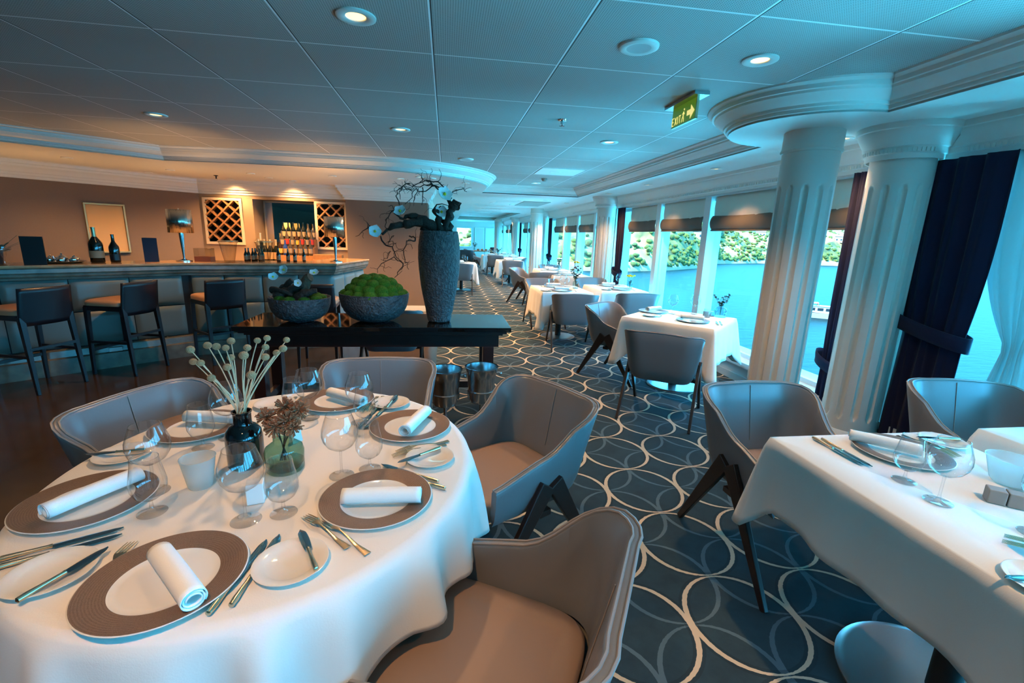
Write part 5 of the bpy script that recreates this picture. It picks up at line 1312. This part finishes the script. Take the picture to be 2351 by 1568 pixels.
def make_glass(big=True):
    t = thing('wine_glass', '', 'wine glass')
    if big:
        b = [(0.0045, .090), (.020, .094), (.040, .108), (.052, .128), (.0555, .145), (.054, .165), (.046, .190), (.0385, .212)]
        s = [(.0045, .090), (.0036, .070), (.0036, .030), (.0055, .012), (.012, .006), (.036, .0025), (.0385, .0015), (.036, 0), (0, 0)]
    else:
        b = [(.005, .040), (.018, .043), (.034, .056), (.0425, .075), (.0435, .092), (.040, .115), (.035, .140), (.032, .165)]
        s = [(.005, .040), (.0042, .030), (.0055, .014), (.012, .006), (.034, .0025), (.0355, .0015), (.034, 0), (0, 0)]
    inner = [(max(0, r - .0012), z + .001) for r, z in b]; inner[0] = (0, b[0][1] + .004)
    MB().lathe([(0, b[0][1])] + b, 48).build('bowl', M['wine_glass'], t)
    MB().lathe(s, 40).build('stem_and_foot', M['glass_stem'], t)
    rr_, rz_ = b[-1]
    MB().tube([(rr_ * cos(2 * pi * k / 40), rr_ * sin(2 * pi * k / 40), rz_) for k in range(41)], 0.0009, 5, cap=False).build('rim', M['glass_stem'], t)
    return t
PC = Proto(make_charger); PS = Proto(make_side); PN = Proto(make_napkin); PF = Proto(make_fork); PK = Proto(make_knife)
PB = Proto(lambda: make_knife(0.175, True)); GL_ = Proto(lambda: make_glass(True)); GS = Proto(lambda: make_glass(False))
def lay(P, a, b, lab, g, z=Z0):
    return P.put((a[0], a[1], z), atan2(-(b[0] - a[0]), b[1] - a[1]), lab, g)
def nap(a, b, lab, g, z=Z0 + 0.011):
    o = PN.put(((a[0] + b[0]) / 2, (a[1] + b[1]) / 2, z), atan2(-(b[0] - a[0]), b[1] - a[1]), lab, g); return o
gC, gN, gS, gK, gF, gG, gB = 'chargers on the round table', 'napkins on the round table', 'side plates on the round table', 'knives on the round table', 'forks on the round table', 'wine glasses on the round table', 'butter knives on the round table'
SET = [((-0.615, 0.963), 'nearest', 'at the bottom of the picture', (-0.653, 1.014), (-0.51, 0.864)),
       ((-0.203, 1.249), 'right-hand', 'in front of the near right chair', (-0.061, 1.21), (-0.305, 1.22)),
       ((-0.144, 1.770), 'upper right', 'by the chair beside the ice buckets', (-0.086, 1.867), (-0.158, 1.657)),
       ((-0.495, 2.085), 'far', 'in front of the far chair', (-0.365, 1.99), (-0.535, 2.12)),
       ((-0.962, 1.815), 'far left', 'in front of the left chair', (-0.802, 1.815), (-1.024, 1.858)),
       ((-0.998, 1.305), 'left', 'at the left rim of the table', (-1.035, 1.206), (-0.917, 1.400))]
for c, nm, wh, na, nb in SET:
    PC.put((c[0], c[1], Z0), 0.3, 'brown rimmed charger plate of the %s setting, %s' % (nm, wh), gC)
    nap(na, nb, 'rolled white napkin on the %s charger, %s' % (nm, wh), gN)
for p, lab in (((-.873, 1.006), 'side plate at lower left, carrying a butter knife'), ((-.361, .990), 'side plate between the nearest and right-hand chargers, with a butter knife'), ((-.056, 1.490), 'small empty looking side plate at the right rim of the round table'),
               ((-.251, 2.035), 'side plate before the far chair, right of its forks'), ((-.760, 2.053), 'side plate behind the dried flowers at the far rim'), ((-1.085, 1.590), 'side plate at the left rim with a glass bent over it')):
    PS.put((p[0], p[1], Z0), 0, lab, gS)
lay(PB, (-.866, .912), (-.80, 1.075), 'butter knife across the side plate at lower left', gB, Z0 + .011)
lay(PB, (-.292, .945), (-.372, 1.100), 'butter knife across the side plate right of the nearest charger', gB, Z0 + .011)
lay(PB, (-.02, 1.545), (-.145, 1.455), 'butter knife over the side plate at the right rim', gB, Z0 + .011)
lay(PB, (-.262, 1.95), (-.235, 2.12), 'butter knife over the side plate before the far chair', gB, Z0 + .011)
lay(PB, (-1.02, 1.60), (-1.15, 1.585), 'butter knife on the side plate at the left rim', gB, Z0 + .011)
lay(PK, (-.479, .850), (-.449, 1.082), 'outer knife right of the nearest charger', gK); lay(PK, (-.443, .868), (-.425, 1.095), 'inner knife beside the near side plate, right of the nearest charger', gK)
lay(PK, (-.022, 1.327), (-.205, 1.450), 'upper knife beside the right-hand charger', gK); lay(PK, (-.000, 1.285), (-.195, 1.405), 'lower knife beside the right-hand charger, partly under its rim', gK)
lay(PK, (-1.035, 1.060), (-.825, 1.168), 'upper of the two knives below the left charger', gK); lay(PK, (-1.020, 1.030), (-.815, 1.138), 'lower of the two knives below the left charger', gK)
lay(PK, (-.30, 2.00), (-.345, 1.80), 'knife lying left of the upper right charger', gK); lay(PK, (-.27, 1.99), (-.315, 1.80), 'second knife just left of the upper right charger', gK)
lay(PF, (-.742, .905), (-.770, 1.110), 'fork half under the left side of the nearest charger', gF)
lay(PF, (-.243, 1.036), (-.384, 1.180), 'left of the two forks below the right-hand charger', gF); lay(PF, (-.190, 1.008), (-.335, 1.160), 'right of the two forks below the right-hand charger', gF)
lay(PF, (.010, 1.628), (-.175, 1.548), 'upper fork left of the small right rim side plate', gF); lay(PF, (.000, 1.598), (-.185, 1.518), 'lower fork touching the small right rim side plate', gF)
lay(PF, (-.325, 2.135), (-.365, 1.94), 'fork between the far charger and its side plate', gF); lay(PF, (-.300, 2.14), (-.335, 1.945), 'second fork between the far charger and its side plate', gF)
lay(PF, (-.70, 2.15), (-.72, 1.95), 'fork by the far rim side plate, behind the dried flowers', gF); lay(PF, (-.67, 2.15), (-.69, 1.95), 'second fork by the far rim side plate, behind the dried flowers', gF)
for p, big, lab in (((-.536, 1.180), 1, 'large wine glass in front of the black vase'), ((-.448, 1.206), 0, 'smaller stemmed glass right of the glass in front of the black vase'),
                    ((-.334, 1.401), 1, 'large wine glass in the middle right, beyond the right-hand charger'), ((-.252, 1.440), 0, 'smaller glass right of the middle right wine glass'),
                    ((-.351, 1.835), 1, 'large wine glass before the far napkin'), ((-.325, 1.790), 0, 'smaller glass overlapping the large glass before the far napkin'),
                    ((-.567, 1.893), 1, 'tall large wine glass against the dark console, above the dried flowers'), ((-.640, 1.93), 0, 'smaller glass left of the tallest far wine glass'),
                    ((-.860, 1.640), 0, 'smaller glass standing before the far left napkin'), ((-.805, 1.72), 1, 'large wine glass behind the black vase'),
                    ((-.800, 1.240), 0, 'smaller glass at the left charger, nearest its knives'), ((-.855, 1.350), 1, 'large wine glass over the upper end of the left charger napkin')):
    (GL_ if big else GS).put((p[0], p[1], Z0), 0, lab, gG)
# vases and flowers of the round table
t = thing('black_vase', 'black glossy glass bottle vase with round dried flower heads on the round table', 'vase', (-.661, 1.504, Z0))
MB().lathe([(0, 0), (.050, 0), (.055, .006), (.056, .10), (.052, .122), (.040, .137), (.029, .144), (.027, .150), (.027, .182), (.030, .186), (.030, .190), (.025, .189), (.023, .15), (.02, .14), (0, .13)], 48).build('vase_body', M['black_glass'], t)
BALLS = [(-0.76, 1.454, 1.16), (-0.788, 1.504, 1.117), (-0.77, 1.554, 1.139), (-0.732, 1.454, 1.134), (-0.708, 1.504, 1.156), (-0.707, 1.554, 1.146), (-0.655, 1.454, 1.168), (-0.687, 1.504, 1.115), (-0.703, 1.554, 1.086), (-0.698, 1.454, 1.106), (-0.629, 1.504, 1.157), (-0.631, 1.554, 1.157), (-0.599, 1.454, 1.16), (-0.581, 1.504, 1.176), (-0.596, 1.554, 1.142), (-0.553, 1.454, 1.146), (-0.558, 1.504, 1.129), (-0.552, 1.554, 1.157), (-0.513, 1.454, 1.161), (-0.611, 1.504, 1.097)]
BALLS = [(-0.788, 1.50, 1.152), (-0.784, 1.50, 1.113), (-0.752, 1.53, 1.158), (-0.748, 1.47, 1.117), (-0.712, 1.50, 1.162), (-0.690, 1.55, 1.168), (-0.681, 1.49, 1.160), (-0.708, 1.44, 1.078), (-0.687, 1.53, 1.118), (-0.678, 1.48, 1.100), (-0.622, 1.50, 1.158), (-0.606, 1.54, 1.172), (-0.614, 1.45, 1.146), (-0.576, 1.54, 1.180), (-0.568, 1.50, 1.160), (-0.556, 1.46, 1.138), (-0.544, 1.52, 1.136), (-0.520, 1.55, 1.172), (-0.516, 1.50, 1.155), (-0.594, 1.44, 1.086)]
rq = random.Random(2)
RANK = {b: k for k, b in enumerate(sorted(BALLS, key=lambda b: b[0]))}
for i, b in enumerate(BALLS):
    t = thing('dried_flower_stem', 'straw stem with round dried flower head, %s from the left in the black vase' % ORD[RANK[b]], 'dried flower', (-.661, 1.504, Z0 + .02), 0, 'ball headed stems in the black vase')
    o = Vector((-.661, 1.504, Z0 + .02)); b = Vector(b); a0 = rq.uniform(0, 6.28); m0 = Vector((0.016 * cos(a0) * .9, 0.016 * sin(a0), .17)); e = b - o
    sgn = 1 if e.x > 0 else -1; m0.x = abs(m0.x) * sgn * .9
    pts = [Vector((-m0.x * .5, -m0.y * .5, 0)), m0] + [m0.lerp(e, k / 5) + Vector((-sgn * .006 * sin(pi * k / 5), 0, 0.004 * sin(pi * k / 5))) for k in range(1, 6)]
    MB().tube(pts, [.0022, .0022, .0021, .002, .0019, .0018, .0017], 6).build('stem', M['stem_straw'], t)
    ob = MB().ball((0, 0, 0), rq.uniform(.0105, .0130) * (1.12 if b.y < 1.46 else 1), 18, 12, .92, .02, rq).build('flower_head', M['billy'], t, smooth=80); ob.location = e
t = thing('green_vase', 'squat green glass vase holding brown dried flowers, right of the black vase', 'vase', (-.525, 1.462, Z0))
MB().lathe([(0, .006), (.045, .006), (.050, .012), (.0585, .03), (.060, .065), (.056, .080), (.040, .093), (.031, .098), (.0305, .128), (.0325, .131)], 48).build('vase_body', M['green_glass'], t)
MB().lathe([(0, 0), (.054, 0), (.0585, .006), (.0585, .028), (.05, .012), (0, .007)], 48).build('thick_base', M['vase_glass'], t)
for bk_, (hx, hz, hy, r) in zip(('leftmost', 'lower left', 'middle', 'rightmost', 'top', 'lower right'), ((-.045, .172, 0.0, .030), (-.012, .150, -.03, .031), (.022, .165, -.015, .033), (.052, .192, .01, .030), (.005, .200, .02, .030), (.04, .145, -.02, .028))):
    t = thing('dried_bloom', '%s spiky brown dried bloom above the green glass vase' % bk_, 'dried flower', (-.525, 1.462, Z0 + .03), 0, 'dried blooms in the green vase')
    e = Vector((hx, hy, hz - .02)); MB().tube([(hx * -.3, 0, 0), (hx * .15, hy * .3, .07), (hx * .4, hy * .5, .10), e], .0018, 5).build('stem', M['leg_wood'], t)
    mb = MB()
    for k in range(110):
        d = Vector((rq.gauss(0, 1), rq.gauss(0, 1), rq.gauss(.25, 1))).normalized(); L_ = r * rq.uniform(.75, 1.2)
        mb.bar(e + d * r * .15, e + d * L_, .0022, .0045, .0022, .003)
    mb.build('petals', M['dried'], t, smooth=0)
t = thing('votive_cup', 'frosted glass votive cup left of the black vase', 'candle cup', (-.740, 1.372, Z0))
MB().lathe([(0, .0), (.030, 0), (.034, .01), (.047, .094), (.0485, .096), (.046, .096), (.032, .014), (0, .010)], 40).build('cup', M['frosted'], t)
o = MB().box(-.0225, .0225, -.020, .020, 0, .062).build('salt_cellar', M['paper'], smooth=0, bevel=0.002); o.location = (-.545, 1.275, Z0); o.rotation_euler = (0, 0, .25); tag(o, 'white block salt cellar seen through the glass before the black vase', 'salt cellar')
o = MB().add([(-.02, 0, 0), (.02, 0, 0), (.02, .012, .05), (-.02, .012, .05), (-.02, .026, 0), (.02, .026, 0)], [(0, 1, 2, 3), (2, 3, 4, 5)]).build('folded_card', M['paper'], smooth=0, solid=.001); o.location = (-.545, 1.66, Z0); o.rotation_euler = (0, 0, .9); tag(o, 'small folded white card standing behind the green vase', 'card')

# long table at lower right
g2 = 'on the long right table'
PC.put((1.755, 1.405, Z0), 0.2, 'grey brown charger plate at the far end of the long right table', 'chargers ' + g2)
nap((1.605, 1.525), (1.80, 1.335), 'rolled white napkin on the charger of the long right table', 'napkins ' + g2)
PS.put((2.035, 1.475, Z0), 0, 'side plate with butter knife at the far right corner of the long table', 'side plates ' + g2)
lay(PB, (2.11, 1.47), (1.96, 1.50), 'butter knife on the far side plate of the long right table', 'butter knives ' + g2, Z0 + .011)
lay(PK, (1.502, 1.555), (1.505, 1.322), 'left knife at the corner of the long right table', 'knives ' + g2); lay(PK, (1.530, 1.54), (1.528, 1.308), 'right knife next to the charger of the long right table', 'knives ' + g2)
lay(PF, (1.90, 1.55), (1.935, 1.345), 'left fork between charger and side plate of the long right table', 'forks ' + g2); lay(PF, (1.93, 1.555), (1.965, 1.35), 'right fork between charger and side plate of the long right table', 'forks ' + g2)
GS.put((1.560, 1.215, Z0), 0, 'smaller wine glass on the long right table, nearest the knives', 'glasses ' + g2); GL_.put((1.545, 1.090, Z0), 0, 'large wine glass on the long right table, right of the smaller one', 'glasses ' + g2)
GL_.put((1.655, 0.915, Z0), 0, 'wine glass cut by the right edge of the picture', 'glasses ' + g2)
t = thing('votive_bowl', 'frosted glass bowl on the long right table behind the grey cubes', 'candle bowl', (1.93, 1.175, Z0))
MB().lathe([(0, .0), (.040, 0), (.048, .01), (.070, .088), (.072, .090), (.069, .089), (.045, .012), (0, .008)], 40).build('bowl', M['frosted'], t)
for k, s_ in enumerate(('left', 'right')):
    o = MB().box(-.022, .022, -.022, .022, 0, .045).build('salt_cellar' if k == 0 else 'pepper_cellar', M['china_grey'], smooth=0, bevel=.003); o.location = (1.735 + .036 * k, 1.075 - .030 * k, Z0); o.rotation_euler = (0, 0, -.7); tag(o, s_ + ' grey cube cellar on the long right table', 'salt cellar', 'grey cubes')
t = thing('brown_vase', 'squat brown glass vase with dried sprig at the right edge of the picture', 'vase', (1.905, 1.045, Z0))
MB().lathe([(0, 0), (.05, 0), (.058, .02), (.058, .06), (.04, .085), (.03, .09), (.03, .11)], 36).build('vase_body', M['brown_glass'], t)
mb = MB()
for k in range(60):
    d = Vector((rq.gauss(0, 1), rq.gauss(0, 1), rq.gauss(.7, .8))).normalized(); mb.bar(Vector((0, 0, .13)) + d * .01, Vector((0, 0, .13)) + d * rq.uniform(.03, .06), .003, .003, .003, .006)
mb.build('sprig', M['dried'], t, smooth=0)
PS.put((1.425, .735, Z0), 0, 'side plate at the right edge of the picture, near corner of the long table', 'side plates ' + g2)
lay(PB, (1.50, .735), (1.36, .755), 'butter knife on the near side plate of the long right table', 'butter knives ' + g2, Z0 + .011)
lay(PF, (1.62, .72), (1.515, .895), 'left fork at the right edge of the picture', 'forks ' + g2); lay(PF, (1.655, .74), (1.55, .915), 'right fork at the right edge of the picture', 'forks ' + g2)
o = PN.put((1.62, .80, Z0 + .02), 1.2, 'napkin end at the right edge of the picture on the long table', 'napkins ' + g2)
# small table at the right edge
def eucalyptus(t, h, n, mt, r=.016, seed=0, spread=.05):
    r_ = random.Random(seed)
    for k in range(n):
        a = 2 * pi * k / n + r_.uniform(-.3, .3); e = Vector((spread * cos(a), spread * sin(a), h * r_.uniform(.8, 1.05))); P = [Vector((0, 0, .01)), Vector((0.008 * cos(a), 0.008 * sin(a), h * .5)), e]
        mb = MB().tube(P, .0014, 5)
        for j in range(9):
            kk = .45 + .55 * j / 8; p = P[1].lerp(e, (kk - .45) / .55); d = Vector((r_.uniform(-1, 1), r_.uniform(-1, 1), r_.uniform(-.2, .8))).normalized()
            q = p + d * r * 1.2; s_ = d.cross(Vector((0, 0, 1))); s_ = s_.normalized() if s_.length > .01 else Vector((1, 0, 0)); u_ = s_.cross(d)
            mb.add([q + (s_ * cos(2 * pi * i / 8) + (d * .7 + u_ * .4) * sin(2 * pi * i / 8)) * r * .8 for i in range(8)], [tuple(range(8))])
        mb.build('leafy_stem', mt, t, smooth=0)
def clear_vase(name, lab, x, y, r=.045, h=.085, m='vase_glass'):
    t = thing(name, lab, 'vase', (x, y, Z0)); MB().lathe([(0, .008), (r * .9, .008), (r * .94, .012), (r, h * .7), (r * .9, h * .9), (r * .55, h), (r * .5, h * 1.12), (r * .56, h * 1.14)], 36).lathe([(0, 0), (r * .92, 0), (r * .95, .010), (0, .009)], 36).build('vase_body', M[m], t)
    return t
PC.put((2.72, 1.40, Z0), 0, 'charger plate on the small table at the right edge', 'chargers ' + g2)
# diamond-set table
g3 = 'on the diamond-set table'
t = clear_vase('eucalyptus_vase', 'clear squat vase with dark eucalyptus sprigs on the diamond-set table by the near column', 2.93, 4.50, .062, .105)
eucalyptus(t, .24, 6, M['leaf'], .016, 1, .075)
PC.put((2.30, 4.78, Z0), 0, 'charger plate at the left of the diamond-set table', 'chargers ' + g3); PC.put((2.46, 4.22, Z0), 0, 'charger plate in the middle front of the diamond-set table', 'chargers ' + g3)
nap((2.21, 4.74), (2.40, 4.84), 'white napkin on the left charger of the diamond-set table', 'napkins ' + g3, Z0 + .013); nap((2.37, 4.30), (2.55, 4.17), 'napkin on the front charger of the diamond-set table', 'napkins ' + g3, Z0 + .013)
PS.put((2.14, 4.50, Z0), 0, 'side plate at the left corner of the diamond-set table', 'side plates ' + g3)
lay(PF, (2.20, 4.42), (2.32, 4.57), 'fork beside the left side plate of the diamond-set table', 'forks ' + g3); lay(PK, (2.60, 4.0), (2.70, 4.2), 'knife at the front corner of the diamond-set table', 'knives ' + g3); lay(PK, (2.64, 4.0), (2.74, 4.2), 'second knife at the front corner of the diamond-set table', 'knives ' + g3)
GL_.put((2.46, 4.66, Z0), 0, 'left large wine glass on the diamond-set table', 'glasses ' + g3); GL_.put((2.72, 4.66, Z0), 0, 'right large wine glass on the diamond-set table, before the mullion', 'glasses ' + g3)
t = thing('tumbler', 'short tumbler before the eucalyptus vase', 'glass', (2.76, 4.47, Z0)); MB().lathe([(0, .006), (.03, .004), (.034, .09), (.032, .088), (.028, .01)], 30).lathe([(0, 0), (.03, 0), (.03, .006)], 30).build('cup', M['wine_glass'], t)
for k, s_ in enumerate(('left', 'right')):
    o = MB().box(-.022, .022, -.022, .022, 0, .05).build('salt_cellar' if k == 0 else 'pepper_cellar', M['china_grey'] if k == 0 else M['brushed'], smooth=0, bevel=.003); o.location = (2.80 + .06 * k, 4.56 - .01 * k, Z0); tag(o, s_ + ' little cube beside the eucalyptus vase', 'salt cellar', 'cubes by the eucalyptus vase')
# aisle table and window table
def setting(x, y, w, d, nm, seed, full=True):
    g = 'on the ' + nm; r_ = random.Random(seed)
    for s_, wd_ in ((-1, 'near'), (1, 'far')):
        PC.put((x - .05, y + s_ * (d / 2 - .20), Z0), 0, 'charger plate at the %s end of the %s' % (wd_, nm), 'chargers ' + g)
        nap((x - .15, y + s_ * (d / 2 - .20) + .02), (x + .06, y + s_ * (d / 2 - .20)), 'rolled napkin at the %s end of the %s' % (wd_, nm), 'napkins ' + g, Z0 + .013)
        PS.put((x - .05 - s_ * -.25, y + s_ * (d / 2 - .14), Z0), 0, 'side plate at the %s end of the %s' % (wd_, nm), 'side plates ' + g)
        (GL_).put((x + .12 * s_ - .05, y + s_ * .11, Z0), 0, 'large wine glass at the %s end of the %s' % (wd_, nm), 'glasses ' + g)
        (GS).put((x + .20 * s_ - .05, y + s_ * .17, Z0), 0, 'smaller glass at the %s end of the %s' % (wd_, nm), 'glasses ' + g)
        if full:
            lay(PK, (x + .20 * s_ - .05, y + s_ * (d / 2 - .06)), (x + .20 * s_ - .05, y + s_ * (d / 2 - .29)), 'knife at the %s end of the %s' % (wd_, nm), 'knives ' + g)
            lay(PF, (x - .20 * s_ - .05, y + s_ * (d / 2 - .06)), (x - .20 * s_ - .05, y + s_ * (d / 2 - .28)), 'fork at the %s end of the %s' % (wd_, nm), 'forks ' + g)
setting(1.76, 6.93, .76, .95, 'aisle table under the leafy flowers', 1)
setting(2.79, 7.22, .76, .95, 'window table with yellow flowers', 2)
t = clear_vase('flower_vase', 'clear vase of dark leaves with yellow and dusky flowers on the aisle table', 2.02, 7.0, .045, .12)
eucalyptus(t, .30, 8, M['leaf'], .020, 3, .08)
for k in range(5): MB().ball((.03 * cos(k * 1.3), .03 * sin(k * 1.3), .30 + .012 * k), .018, 8, 6, .7, .15, rq).build('dusky_blossom', M['purple'], t)
for k in range(5): MB().ball((.035 * cos(k * 1.26), .02 * sin(k * 1.26), .405 + .012 * (k % 2)), .019, 8, 6, .6, .15, rq).build('yellow_blossom', M['yellow'], t)
MB().tube([(0, 0, .01), (0, 0, .40)], .002, 5).build('stem', M['leaf'], t)
t = clear_vase('flower_vase', 'clear vase with a flat cluster of yellow flowers on the window table', 2.97, 7.12, .04, .11)
eucalyptus(t, .15, 4, M['leaf'], .012, 5, .03)
for k in range(9): MB().ball((.075 * cos(k * .7) * (.4 + .07 * k), .04 * sin(k * .7), .20 + .008 * (k % 3)), .020, 8, 6, .6, .15, rq).build('yellow_blossom', M['yellow'], t)
for i, (x, y, nm) in enumerate(FAR_T):
    setting(x, y, .8, .85, nm, 30 + i, False)
t = clear_vase('flower_vase', 'small vase with dark and pale blossoms on the table behind the dark chair', 2.78, 11.2, .04, .11); eucalyptus(t, .26, 5, M['leaf'], .022, 8, .06)
for k in range(4): MB().ball((.05 * cos(k * 1.5), .05 * sin(k * 1.5), .27), .025, 8, 6, .7, .15, rq).build('pale_blossom', M['orchid'], t)
t = clear_vase('flower_vase', 'tiny leafy vase on the distant aisle table before the far column', 2.1, 18.9, .05, .12); eucalyptus(t, .24, 5, M['leaf'], .03, 9, .08)
t = clear_vase('flower_vase', 'dark leafy vase on the distant bare wooden table', 1.45, 23.9, .05, .12); eucalyptus(t, .35, 5, M['leaf'], .03, 10, .10)
for k in range(4):
    o = MB().ball((0, 0, .05), .07, 12, 8, .7, .05, rq).build('bread_basket', M['rack_wood'], smooth=60); o.location = (1.6 + .2 * k, 23.5, .75); tag(o, '%s brown lumpy basket from the left on the distant bare wooden table' % ORD[k], 'basket', 'baskets on the wooden table')
